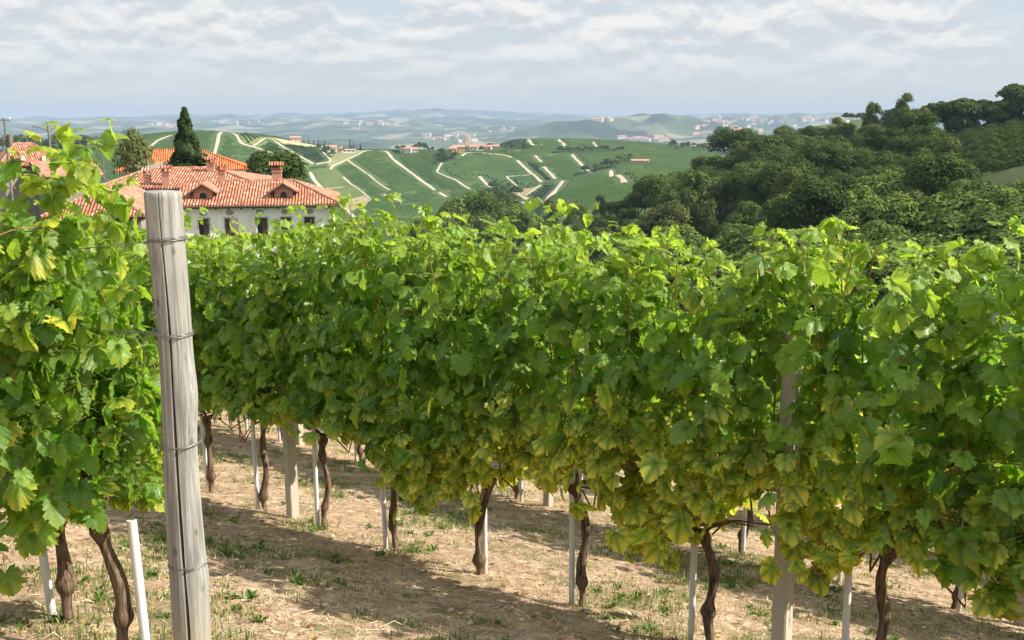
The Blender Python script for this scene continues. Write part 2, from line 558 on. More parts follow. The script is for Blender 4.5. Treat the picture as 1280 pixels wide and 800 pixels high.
rr = [0.02]
r = 0.6
while r < 1.6: rr.append(r); r *= 1.12
while r < 16: rr.append(r); r *= 1.012
while r < 240: rr.append(r); r *= 1.02
while r < 560: rr.append(r); r += 4.5
while r < 1100: rr.append(r); r += 1.6
while r < 1420: rr.append(r); r += 4
while r < 2600: rr.append(r); r *= 1.02
while r < 13600: rr.append(r); r *= 1.010
rr = np.array(rr)
half = R_(33)
aa = np.concatenate([np.linspace(-math.pi, -half, 60, endpoint=False), np.linspace(-half, half, 620), np.linspace(half, math.pi, 60, endpoint=False)[1:]])
RR, AA = np.meshgrid(rr, aa, indexing='ij')
GX = RR * np.sin(AA); GY = RR * np.cos(AA)
GZ = terrain(GX.ravel(), GY.ravel()).reshape(GX.shape)
rl = RR < 14
mic = 0.05 * (fbm(GX * 1.6, GY * 1.6, 41, 3) - .5) + .022 * (fbm(GX * 7, GY * 7, 43, 3) - .5)
GZ = GZ + np.where(rl, mic, 0)
V = np.stack([GX, GY, GZ], -1).reshape(-1, 3)
nr, na = GX.shape
ii = np.arange(nr - 1)[:, None] * na
jj = np.arange(na)[None, :]
j2 = (jj + 1) % na
F = np.stack([ii + jj, ii + j2, ii + na + j2, ii + na + jj], -1).reshape(-1, 4)[:, ::-1]
xv, yv = V[:, 0], V[:, 1]
rv = RR.ravel(); av = AA.ravel()
colr = np.empty((len(V), 4), np.float32); colr[:, 3] = 1
gn = fbm(xv / 35, yv / 35, 51, 4)
base = np.array([.050, .088, .028])[None, :] * (.75 + .5 * gn[:, None])
colr[:, :3] = base
phase = (xv * math.cos(2.2) + yv * math.sin(2.2)) / 3.6
rowf = np.where((rv > 480) & (rv < 1450), 1.0, 0.0)
# wooded slope on the right: leaf litter and undergrowth
wood = (av > azx(690)) & (rv > 60) & (rv < 420)
colr[wood, :3] = np.array([.040, .055, .022]) * (.7 + .6 * gn[wood][:, None])
vy = (av > azx(1140)) & (rv > 205) & (rv < 345)
colr[vy, :3] = np.array([.085, .115, .04]) * (.8 + .4 * gn[vy][:, None])
for P, c_, rd, rows in field_polys:
    bb = (xv > P[:, 0].min()) & (xv < P[:, 0].max()) & (yv > P[:, 1].min()) & (yv < P[:, 1].max()) & (rv > 420) & (rv < 1500)
    idx = np.nonzero(bb)[0]
    ins = idx[inside(P, xv[idx] + 2.0 * (vnoise(xv[idx] / 7, yv[idx] / 7, 3) - .5), yv[idx])]
    colr[ins, :3] = np.array(c_) * (.85 + .3 * fbm(xv[ins] / 16, yv[ins] / 16, 61, 3)[:, None])
    phase[ins] = (xv[ins] * math.cos(rd) + yv[ins] * math.sin(rd)) / 3.6
    rowf[ins] = rows
nearf = 1 - sstep(rv, 20, 40)
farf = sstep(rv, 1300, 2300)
m_ground, g = mat("hillside_soil_and_fields")
P_ = g.pos()
acol = g.attr('ground_col').outputs['Color']
nf = g.attr('near_f').outputs['Fac']
ff = g.attr('far_f').outputs['Fac']
# near: dry straw-strewn soil with green patches
a1 = g.noise(P_, 1.3, 6, .62); a2 = g.noise(P_, 9, 6, .65); a3 = g.noise(P_, 60, 5, .7); a4 = g.noise(P_, 2.6, 5, .6)
soil = g.mix(g.ss(a2, .35, .65), (.32, .212, .137), (.57, .43, .305))
soil = g.mix(g.ss(a1, .48, .66), soil, (.36, .25, .155))
litter = g.mix(g.ss(a3, .4, .62), (.20, .13, .075), (.52, .40, .25))
soil = g.mix(g.ss(g.noise(P_, 4, 5, .6), .45, .62, 0, .65), soil, litter)
soil = g.mix(g.m('MULTIPLY', g.ss(a4, .53, .64), .6), soil, (.10, .135, .04))
# mid distance rows
ph = g.attr('row_phase').outputs['Fac']
st = g.m('SINE', g.m('MULTIPLY', ph, 2 * math.pi))
st = g.m('MULTIPLY', g.m('MULTIPLY', g.ss(st, -.2, .9), .55), g.m('MULTIPLY', g.attr('row_f').outputs['Fac'], .35))
midn = g.noise(P_, .35, 5, .65)
midc = g.mix(g.ss(midn, .35, .7, 0, .5), acol, g.mix(.5, acol, (.12, .14, .06)))
midc = g.mix(st, midc, g.mix(.60, midc, (.16, .19, .08)))
# far: patchwork of fields and woods
vo = g.n('ShaderNodeTexVoronoi', {'Vector': g.mapping(P_, scale=(1, .6, 1)), 'Scale': 1 / 150.0, 'Randomness': 1.0})
sv = g.n('ShaderNodeSeparateColor', {0: vo.outputs['Color']})
fc = g.mix(sv.outputs[0], (.05, .09, .035), (.13, .17, .06))
fc = g.mix(g.ss(sv.outputs[1], .72, .80), fc, (.34, .30, .18))
fc = g.mix(g.ss(g.noise(P_, 1 / 420.0, 5, .6), .50, .58), fc, (.022, .045, .02))
fc = g.mix(g.ss(g.noise(P_, 1 / 60.0, 4, .6), .62, .70, 0, .7), fc, (.025, .045, .02))
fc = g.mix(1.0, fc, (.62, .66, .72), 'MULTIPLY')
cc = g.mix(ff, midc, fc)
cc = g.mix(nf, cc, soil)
hb = g.m('MULTIPLY', g.m('ADD', g.m('MULTIPLY', a3, .5), a2), nf)
g.out(g.bsdf(cc, .95, .08, g.bump(hb, .9, .035)))
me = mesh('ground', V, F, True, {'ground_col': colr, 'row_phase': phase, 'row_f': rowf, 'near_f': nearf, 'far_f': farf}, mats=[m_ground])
tag(link('ground', me), kind='structure')

# vine rows of the valley hill: low leafy ribs following the slope (far too many to count)
def field_id(x, y):
    r_ = np.hypot(x, y); a_ = np.arctan2(x, y)
    fid = np.full(x.shape, -1)
    fid[(r_ > 535) & (r_ < 1390) & (a_ > azx(120)) & (a_ < azx(900))] = 99
    for k_, (P, c_, rd, rows) in enumerate(field_polys):
        ins = inside(P, x, y)
        fid[ins] = k_ if rows else -1
    return fid


def near_track(x, y):
    bad = np.zeros(x.shape, bool)
    for cv_, pts, wd in TRACKS:
        Q = np.array([hit(*cv_(p), r0=420, r1=1500)[:2] for p in pts])
        for p, q in zip(Q[:-1], Q[1:]):
            d = q - p; L2 = d @ d + 1e-9
            t = np.clip(((x - p[0]) * d[0] + (y - p[1]) * d[1]) / L2, 0, 1)
            bad |= (x - p[0] - t * d[0]) ** 2 + (y - p[1] - t * d[1]) ** 2 < (wd * .5 + 1.6) ** 2
    return bad


RV, RF, RT = [], [], []
off = 0
dirs = {99: 2.2}
for k_, fp in enumerate(field_polys):
    if fp[3]: dirs[k_] = fp[2]
for k_, rd in dirs.items():
    # rd is the phase direction: rows run across it
    ux, uy = math.cos(rd), math.sin(rd); vx, vy = -uy, ux
    if k_ == 99: cxy = np.array([-160., 930.]); half_u, half_v = 620, 620
    else:
        P = field_polys[k_][0]; cxy = P.mean(0); half_u = half_v = np.abs(P - cxy).max() * 1.3
    us = np.arange(-half_u, half_u, 4.2); vs = np.arange(-half_v, half_v, 5.0)
    U_, V_ = np.meshgrid(us, vs, indexing='ij')
    X_ = cxy[0] + U_ * ux + V_ * vx; Y_ = cxy[1] + U_ * uy + V_ * vy
    ok = field_id(X_.ravel(), Y_.ravel()) == k_
    idx = np.nonzero(ok)[0]
    ok[idx] &= ~near_track(X_.ravel()[idx], Y_.ravel()[idx])
    ok = ok.reshape(X_.shape)
    ok &= fbm(X_ / 11, Y_ / 11, 83, 2) > .22
    segm = ok[:, :-1] & ok[:, 1:]
    I_, J_ = np.nonzero(segm)
    n_ = len(I_)
    if not n_: continue
    h0 = 1.15 + .9 * vnoise(X_[I_, J_] / 4, Y_[I_, J_] / 4, 6); h1 = 1.15 + .9 * vnoise(X_[I_, J_ + 1] / 4, Y_[I_, J_ + 1] / 4, 6)
    quad = []
    for (ii_, jj_, hh_) in ((I_, J_, h0), (I_, J_ + 1, h1)):
        x_, y_ = X_[ii_, jj_], Y_[ii_, jj_]
        z_ = terrain(x_, y_)
        for du, dz in ((-.75, -.2), (-.5, .8), (.5, .8), (.75, -.2)):
            quad.append(np.stack([x_ + ux * du, y_ + uy * du, z_ + (hh_ * dz if dz > 0 else dz) * (1.0)], 1))
    Vq = np.stack(quad, 1).reshape(-1, 3)
    b_ = np.arange(n_)[:, None] * 8 + off
    for q in ((0, 1, 5, 4), (1, 2, 6, 5), (2, 3, 7, 6)): RF.append(b_ + np.array(q))
    RV.append(Vq); off += len(Vq)
m_rib, g = mat("distant_vine_rows")
rn_ = g.noise(g.pos(), .6, 4, .65); rn2 = g.noise(g.pos(), .035, 3, .5)
rc = g.mix(rn_, (.020, .050, .012), (.060, .110, .028))
g.out(g.bsdf(g.mix(g.ss(rn2, .45, .65, 0, .5), rc, (.075, .115, .03)), .9, .08))
tag(link('vineyard_rows', mesh('vineyard_rows', np.vstack(RV), np.vstack(RF), False, mats=[m_rib])), 'fine green vine rows combing the slopes of the far valley hill', 'vineyard', kind='stuff')

# pale dirt tracks between the fields
m_track, g = mat("pale_dirt_track")
n_ = g.noise(g.pos(), .5, 4, .6)
g.out(g.bsdf(g.mix(n_, (.31, .27, .195), (.48, .42, .32)), .95, .1))
for cv_, pts, wd in TRACKS:
    rm = 420
    G3 = np.array([hit(*cv_(p), r0=rm, r1=1500)[:2] for p in pts])
    # resample in plan and drape
    seg = np.r_[0, np.cumsum(np.linalg.norm(np.diff(G3, axis=0), axis=1))]
    n_s = max(4, int(seg[-1] / 3.0))
    s_ = np.linspace(0, seg[-1], n_s)
    px_ = np.interp(s_, seg, G3[:, 0]); py_ = np.interp(s_, seg, G3[:, 1])
    kk = np.hanning(7)[1:-1]; kk /= kk.sum()
    if n_s > 12:
        px_ = np.convolve(np.pad(px_, 2, mode='edge'), kk, 'valid'); py_ = np.convolve(np.pad(py_, 2, mode='edge'), kk, 'valid')
    dx = np.gradient(px_); dy = np.gradient(py_); L_ = np.hypot(dx, dy) + 1e-9
    wv = wd * .29 * (.75 + .5 * vnoise(s_ / 9, s_ * 0 + wd, 5))
    Vt = []
    for sg in (-1, -.33, .33, 1):
        x_ = px_ - dy / L_ * wv * sg; y_ = py_ + dx / L_ * wv * sg
        Vt.append(np.stack([x_, y_, terrain(x_, y_) + (.42 if abs(sg) < 1 else .22)], 1))
    Vt = np.stack(Vt, 1).reshape(-1, 3)
    i_ = np.arange(n_s - 1)[:, None] * 4 + np.arange(3)[None, :]
    Ft = np.stack([i_, i_ + 1, i_ + 5, i_ + 4], -1).reshape(-1, 4)
    tag(link('path', mesh('path', Vt, Ft, True, mats=[m_track])), kind='structure')

# ================================================================== MATERIALS FOR THE VINEYARD
# ---- vine leaf: uv = leaf plane (midrib along +v); tint = (random, yellowing, autumn red, youth)
m_leaf, g = mat("vine_leaf")
uvn = g.attr('leaf_uv').outputs['Vector']
s_ = g.n('ShaderNodeSeparateXYZ', {0: uvn})
lx = g.m('ABSOLUTE', s_.outputs[0]); ly = s_.outputs[1]
tnt = g.attr('tint')
ts = g.n('ShaderNodeSeparateColor', {0: tnt.outputs['Color']})
rnd, yel, red, yng = ts.outputs[0], ts.outputs[1], ts.outputs[2], tnt.outputs['Alpha']
dmin = lx
for ang in (R_(42), R_(88), R_(128)):
    # distance from the vein line and only on its own side of the junction
    d_ = g.m('ABSOLUTE', g.m('SUBTRACT', g.m('MULTIPLY', lx, math.cos(ang)), g.m('MULTIPLY', ly, math.sin(ang))))
    along = g.m('ADD', g.m('MULTIPLY', lx, math.sin(ang)), g.m('MULTIPLY', ly, math.cos(ang)))
    d_ = g.m('ADD', d_, g.m('MULTIPLY', g.m('LESS_THAN', along, 0.0), 5.0))
    dmin = g.m('MINIMUM', dmin, d_)
chev = g.m('PINGPONG', g.m('SUBTRACT', ly, g.m('MULTIPLY', lx, .75)), .075)
sec = g.m('SUBTRACT', 1.0, g.ss(chev, .004, .026))
vein = g.m('SUBTRACT', 1.0, g.ss(dmin, .006, .024))
nearv = g.m('SUBTRACT', 1.0, g.ss(g.m('SUBTRACT', dmin, g.m('MULTIPLY', sec, .035)), .015, .13))
rad = g.m('SQRT', g.m('ADD', g.m('MULTIPLY', lx, lx), g.m('MULTIPLY', g.m('SUBTRACT', ly, .15), g.m('SUBTRACT', ly, .15))))
edge = g.ss(rad, .25, .75)
yamt = g.m('MULTIPLY', yel, g.m('SUBTRACT', 1.15, g.m('MULTIPLY', nearv, g.m('SUBTRACT', 1.05, g.m('MULTIPLY', yel, .35)))))
yamt = g.m('MULTIPLY', yamt, g.m('ADD', .45, g.m('MULTIPLY', edge, .75)), clamp=True)
pn = g.noise(g.pos(), 38, 3, .6)
green = g.mix(rnd, (.036, .120, .014), (.160, .310, .030))
green = g.mix(yng, green, (.19, .32, .03))
green = g.mix(g.ss(pn, .45, .75, 0, .35), green, (.085, .13, .02))
cl = g.mix(yamt, green, (.70, .64, .06))
cl = g.mix(red, cl, (.24, .045, .022))
cl = g.mix(g.m('MULTIPLY', vein, .55), cl, (.22, .27, .075))
pet = g.m('LESS_THAN', ly, -.34)
cl = g.mix(pet, cl, (.30, .17, .06))
back = g.n('ShaderNodeNewGeometry').outputs['Backfacing']
under = g.mix(.5, cl, (.15, .20, .09))
cfin = g.mix(g.m('MULTIPLY', back, .75), cl, under)
tr = g.mix(rnd, (.17, .40, .015), (.30, .55, .03))
tr = g.mix(yng, tr, (.46, .64, .05))
tr = g.mix(yamt, tr, (.84, .78, .08))
tr = g.mix(red, tr, (.6, .07, .02))
tr = g.mix(g.m('MULTIPLY', vein, .45), tr, (.10, .16, .02))
bmp = g.bump(g.m('ADD', g.m('MULTIPLY', vein, -1.0), g.m('MULTIPLY', sec, -.5)), .35, .004)
p1 = g.bsdf(cfin, g.lin(pn, .3, .7, .32, .52), .5, bmp)
t1 = g.n('ShaderNodeBsdfTranslucent', {'Color': tr}).outputs[0]
mx = g.n('ShaderNodeMixShader', {0: .50, 1: p1, 2: t1})
g.out(mx.outputs[0])

m_cane, g = mat("red_brown_cane")
n_ = g.noise(g.mapping(g.obj(), scale=(60, 60, 8)), 1.0, 4, .6)
g.out(g.bsdf(g.mix(n_, (.13, .045, .018), (.36, .17, .065)), .55, .35))

m_bark, g = mat("shaggy_vine_bark")
o_ = g.obj()
n_ = g.noise(g.mapping(o_, scale=(95, 95, 11)), 1.0, 6, .65, .5)
n2_ = g.noise(o_, 22, 4, .6)
c_ = g.mix(g.ss(n_, .32, .66), (.035, .024, .017), (.24, .17, .115))
c_ = g.mix(g.ss(n2_, .5, .7, 0, .5), c_, (.16, .12, .09))
g.out(g.bsdf(c_, .95, .1, g.bump(n_, 1.0, .012)))

m_wood, g = mat("weathered_grey_wood")
o_ = g.obj()
n_ = g.noise(g.mapping(o_, scale=(70, 70, 2.2)), 1.0, 6, .62, .3)
n2_ = g.noise(g.mapping(o_, scale=(9, 9, 1.4)), 1.0, 4, .6)
n3_ = g.noise(g.mapping(o_, scale=(190, 190, 5)), 1.0, 4, .6)
c_ = g.mix(g.ss(n_, .3, .7), (.15, .147, .135), (.36, .355, .33))
c_ = g.mix(g.ss(n2_, .45, .7, 0, .55), c_, (.25, .275, .255))
c_ = g.mix(g.ss(n3_, .58, .7, 0, .65), c_, (.10, .085, .07))
kn = g.n('ShaderNodeTexVoronoi', {'Vector': g.mapping(o_, scale=(1, 1, .55)), 'Scale': 13.0}).outputs['Distance']
c_ = g.mix(g.ss(kn, .13, .05, 0, .6), c_, (.06, .045, .035))
c_ = g.mix(g.ss(g.noise(g.mapping(o_, scale=(26, 26, 7)), 1, 4, .6), .56, .70, 0, .45), c_, (.13, .12, .10))
so = g.n('ShaderNodeSeparateXYZ', {0: o_})
c_ = g.mix(g.ss(so.outputs[2], .42, .12, 0, .6), c_, (.36, .29, .20))
g.out(g.bsdf(c_, .85, .15, g.bump(g.m('ADD', n_, g.m('MULTIPLY', n3_, .6)), .6, .004)))

m_crack, g = mat("dark_split_wood")
g.out(g.bsdf((.022, .016, .012), .95, .05))

m_conc, g = mat("pale_concrete_post")
o_ = g.obj()
n_ = g.noise(o_, 45, 6, .7); n2_ = g.noise(g.mapping(o_, scale=(6, 6, 1.5)), 1, 4, .6)
c_ = g.mix(n_, (.34, .30, .235), (.56, .51, .42))
c_ = g.mix(g.ss(n2_, .45, .7, 0, .6), c_, (.27, .24, .185))
g.out(g.bsdf(c_, .93, .12, g.bump(n_, .6, .004)))

m_stake, g = mat("galvanised_pale_stake")
o_ = g.obj()
n_ = g.noise(g.mapping(o_, scale=(30, 30, 6)), 1.0, 5, .6)
so = g.n('ShaderNodeSeparateXYZ', {0: o_})
ribs = g.m('SINE', g.m('MULTIPLY', so.outputs[2], 520))
c_ = g.mix(n_, (.60, .62, .63), (.80, .81, .81))
c_ = g.mix(g.ss(so.outputs[2], .16, .0, 0, .55), c_, (.40, .31, .21))
g.out(g.bsdf(c_, .5, .4, g.bump(ribs, .06, .002), Metallic=.15))

m_wire, g = mat("steel_wire")
g.out(g.bsdf((.23, .22, .205), .45, .5, Metallic=.7))

m_grape, g = mat("ripe_white_grape")
ts = g.n('ShaderNodeSeparateColor', {0: g.attr('tint').outputs['Color']})
gb = g.mix(ts.outputs[0], (.25, .24, .05), (.42, .28, .075))
gb = g.mix(g.ss(g.noise(g.obj(), 160, 3, .6), .6, .72, 0, .5), gb, (.20, .10, .03))
gp = g.bsdf(gb, .42, .4)
gt = g.n('ShaderNodeBsdfTranslucent', {'Color': g.mix(.5, gb, (.7, .55, .12))}).outputs[0]
g.out(g.n('ShaderNodeMixShader', {0: .3, 1: gp, 2: gt}).outputs[0])

# ------------------------------------------------------------------ leaf templates
HALF = [(.03, -.05), (.10, -.15), (.17, -.21), (.24, -.19), (.31, -.22), (.34, -.13), (.42, -.10), (.42, -.01), (.50, .04), (.47, .11), (.555, .20), (.475, .235),
        (.41, .27), (.49, .335), (.62, .43), (.535, .475), (.54, .575), (.43, .56), (.36, .545), (.345, .62), (.385, .70), (.29, .72), (.27, .81), (.19, .82), (.14, .91), (.07, .91)]
OUT = [(0, 0.02)] + HALF + [(0, 1.03)] + [(-x, y) for x, y in HALF[::-1]]
OUT = np.array(OUT)
nO = len(OUT)
INN = OUT[::2] * .52 + np.array([0, .055]) * .48
nI = len(INN)
PET = np.array([(0, .0, 0), (.016, -.36, -.1), (-.016, -.36, -.1), (.014, -.75, -.34), (-.014, -.75, -.34)])


def leaf_template(kind, rng):
    f_ = rng.uniform(-.30, .45)
    D_ = OUT - [0, .22]; R0_ = np.hypot(D_[:, 0], D_[:, 1])
    O2 = D_ / R0_[:, None] * (R0_ ** (1 - f_) * .52 ** f_)[:, None] * (1 + rng.normal(0, .035, (len(OUT), 1))) + [0, .22]
    O2[0] = OUT[0]
    O2[:, 0] += rng.normal(0, .09) * O2[:, 1] ** 2
    O2[:, 0] *= rng.uniform(.85, 1.12)
    I2 = O2[::2] * .52 + np.array([0, .055]) * .48
    P = np.vstack([[(0, .03)], I2, O2])
    x, y = P[:, 0], P[:, 1]
    rr_ = np.hypot(x, y - .2)
    th = np.arctan2(x, y)
    if kind == 0:      # shallow dish, tip hanging
        z = -.22 * np.clip(y - .2, 0, 2) ** 2 - .18 * x * x + .03 * np.sin(th * 5 + 1)
    elif kind == 1:    # folded up along the midrib
        z = .42 * np.abs(x) - .28 * np.clip(y, 0, 2) ** 2 + .035 * np.sin(th * 6)
    elif kind == 2:    # edges rolled down
        z = -.55 * rr_ ** 2.2 + .04 * np.sin(th * 7 + 2)
    elif kind == 3:    # wavy, twisted
        z = .22 * x * (y - .2) + .09 * np.sin(3.2 * y + 2.5 * x) - .15 * x * x
    else:              # strongly drooped lobes
        z = .10 * np.abs(x) - .5 * np.clip(np.abs(x) - .22, 0, 1) - .42 * np.clip(y - .45, 0, 1) ** 1.3 + .03 * np.sin(th * 8)
    z = z + rng.normal(0, .012, len(P)) * (rr_ > .3)
    V = np.column_stack([x, y, z])
    T = []
    for i in range(nI):
        i2 = (i + 1) % nI
        T.append((0, 1 + i, 1 + i2) if False else (0, 1 + i2, 1 + i))
        o0, o1, o2 = (2 * i) % nO, (2 * i + 1) % nO, (2 * i2) % nO if i2 else 0
        a, b = 1 + i, 1 + i2
        O = 1 + nI
        T += [(a, O + o1, O + o0), (a, b, O + o1), (b, O + o2, O + o1)]
    n = len(V)
    V = np.vstack([V, PET])
    T += [(n, n + 2, n + 1), (n + 1, n + 2, n + 4), (n + 1, n + 4, n + 3)]
    uv = np.vstack([P, [(0, -.4)] * 5])
    return V, np.array(T)[:, ::-1] if False else np.array(T), uv


rngT = np.random.default_rng(4)
TEMPL = [leaf_template(k_ % 5, rngT) for k_ in range(20)]
# upper side must face +Z
v0, t0, _ = TEMPL[0]
nz_ = np.cross(v0[t0[:, 1]] - v0[t0[:, 0]], v0[t0[:, 2]] - v0[t0[:, 0]])[:, 2].sum()
if nz_ < 0:
    TEMPL = [(v, t[:, ::-1], u) for v, t, u in TEMPL]


def leaf_mesh(pos, nrm, tip, size, tint, rng, name='foliage'):
    """one mesh with all the leaves of a plant"""
    N = len(pos)
    nrm = nrm / (np.linalg.norm(nrm, axis=1)[:, None] + 1e-9)
    tip = tip - (tip * nrm).sum(1)[:, None] * nrm
    tip = tip / (np.linalg.norm(tip, axis=1)[:, None] + 1e-9)
    sx = np.cross(tip, nrm)
    kind = rng.integers(0, len(TEMPL), N)
    Vs, Fs, Us, Ts = [], [], [], []
    off = 0
    for k_, (tv, tf, tu) in enumerate(TEMPL):
        I = np.nonzero(kind == k_)[0]
        if not len(I): continue
        wob = rng.uniform(.88, 1.12, (len(I), 1))
        zs = rng.uniform(.7, 2.2, (len(I), 1))
        L = tv[None] * np.stack([size[I] * wob[:, 0], size[I], size[I] * zs[:, 0]], 1)[:, None, :]
        Wv = pos[I][:, None, :] + L[..., 0:1] * sx[I][:, None] + L[..., 1:2] * tip[I][:, None] + L[..., 2:3] * nrm[I][:, None]
        n = len(tv)
        Vs.append(Wv.reshape(-1, 3))
        Fs.append((tf[None] + (np.arange(len(I)) * n)[:, None, None]).reshape(-1, 3) + off)
        Us.append(np.tile(tu, (len(I), 1)))
        Ts.append(np.repeat(tint[I], n, axis=0))
        off += n * len(I)
    return mesh(name, np.vstack(Vs), np.vstack(Fs), True, {'leaf_uv': np.vstack(Us), 'tint': np.vstack(Ts)}, mats=[m_leaf])


# ------------------------------------------------------------------ grape bunches
import bmesh


def ico(sub):
    bm = bmesh.new(); bmesh.ops.create_icosphere(bm, subdivisions=sub, radius=1)
    v = np.array([q.co[:] for q in bm.verts]); f = np.array([[w_.index for w_ in q.verts] for q in bm.faces]); bm.free()
    return v, f


IV, IF = ico(2)


def bunch_mesh(seed):
    rng = np.random.default_rng(seed)
    L = rng.uniform(.12, .17); pts = []
    tries = 0
    while len(pts) < 62 and tries < 4000:
        tries += 1
        t = rng.random() ** .8
        rad = (.045 * (1 - t) ** .55 + .010) * (1.15 if t < .35 else 1)
        a = rng.random() * 6.283
        q = np.array([rad * math.cos(a) * rng.uniform(.75, 1), rad * math.sin(a) * rng.uniform(.75, 1), -t * L])
        if all(np.linalg.norm(q - p) > .0125 for p in pts): pts.append(q)
    Vs, Fs, Ts = [], [], []
    for i, p in enumerate(pts):
        r_ = rng.uniform(.0072, .0088)
        Vs.append(IV * r_ + p); Fs.append(IF + i * len(IV))
        Ts.append(np.tile([rng.random(), 0, 0, 1], (len(IV), 1)))
    n = len(pts) * len(IV)
    sv, sf = tube([(0, 0, .05), (.003, 0, .0), (0, .002, -L * .8)], [.0025, .0025, .0015], 5)
    Vs.append(sv); Ts.append(np.tile([1, 0, 0, 1], (len(sv), 1)))
    return mesh('grape_bunch', np.vstack(Vs), [np.vstack(Fs), sf + n], True, {'tint': np.vstack(Ts)}, mats=[m_grape])


BUNCH = [bunch_mesh(s) for s in range(5)]


# ------------------------------------------------------------------ trunk
def trunk_mesh(seed, h=.68, lean=0.0, thick=.030):
    rng = np.random.default_rng(seed)
    n, seg = 46, 22
    t = np.linspace(0, 1, n)
    zz_ = -.10 + t * (h + .10)
    ph = rng.uniform(0, 6.28, 6)
    wx = .022 * np.sin(zz_ * 6 + ph[0]) + .012 * np.sin(zz_ * 15 + ph[1]) + lean * (zz_ - .1)
    wy = .020 * np.sin(zz_ * 7 + ph[2]) + .012 * np.sin(zz_ * 13 + ph[3])
    wx -= np.interp(0.05, zz_, wx); wy -= np.interp(0.05, zz_, wy)
    gz_ = rng.uniform(.10, .19)
    r_ = thick * (1.0 - .18 * t) * (1 + .14 * np.sin(zz_ * 21 + ph[4]))
    r_ = r_ + thick * .55 * np.exp(-((zz_ - gz_) / .032) ** 2)           # graft swelling
    r_ = r_ * np.where(zz_ < gz_ - .03, .86, 1)
    r_ = r_ + thick * .55 * np.exp(-((zz_ - h * rng.uniform(.62, .8)) / .03) ** 2) * (rng.random() < .6)
    r_ = r_ + thick * .6 * sstep(zz_, h * .84, h * .95) * (1 - .5 * sstep(zz_, h * .96, h))
    th = np.arange(seg) / seg * 6.2832
    V = []
    for i in range(n):
        rug = 1 + .20 * (np.array([mnoise.noise((math.cos(a) * 1.8 + seed * 3.1, math.sin(a) * 1.8, zz_[i] * 7)) for a in th])) \
            + .10 * np.array([mnoise.noise((math.cos(a) * 6 + seed, math.sin(a) * 6, zz_[i] * 9)) for a in th])
        V.append(np.column_stack([wx[i] + np.cos(th) * r_[i] * rug, wy[i] + np.sin(th) * r_[i] * rug, np.full(seg, zz_[i])]))
    V = np.vstack(V)
    F = np.array([(i * seg + j, i * seg + (j + 1) % seg, (i + 1) * seg + (j + 1) % seg, (i + 1) * seg + j) for i in range(n - 1) for j in range(seg)])
    top = np.array([wx[-1], wy[-1], zz_[-1] + .01])
    nV = len(V)
    V = np.vstack([V, top])
    T = np.array([((n - 1) * seg + j, (n - 1) * seg + (j + 1) % seg, nV) for j in range(seg)])
    vs = [V]; f4 = [F]; f3 = [T]; off = nV + 1
    for s in (-1, 1):                                                    # two short arms at the head
        L = rng.uniform(.10, .2)
        P = [top - [0, 0, .03], top + [s * L * .4, rng.normal(0, .015), .02], top + [s * L, rng.normal(0, .03), .05 + rng.normal(0, .02)]]
        tv, tf = tube(P, [thick * .7, thick * .5, thick * .3], 10)
        vs.append(tv); f4.append(tf + off); off += len(tv)
    # a loose strip of bark or two
    return mesh('trunk', np.vstack(vs), [np.vstack(f4), np.vstack(f3)], True, mats=[m_bark]), top


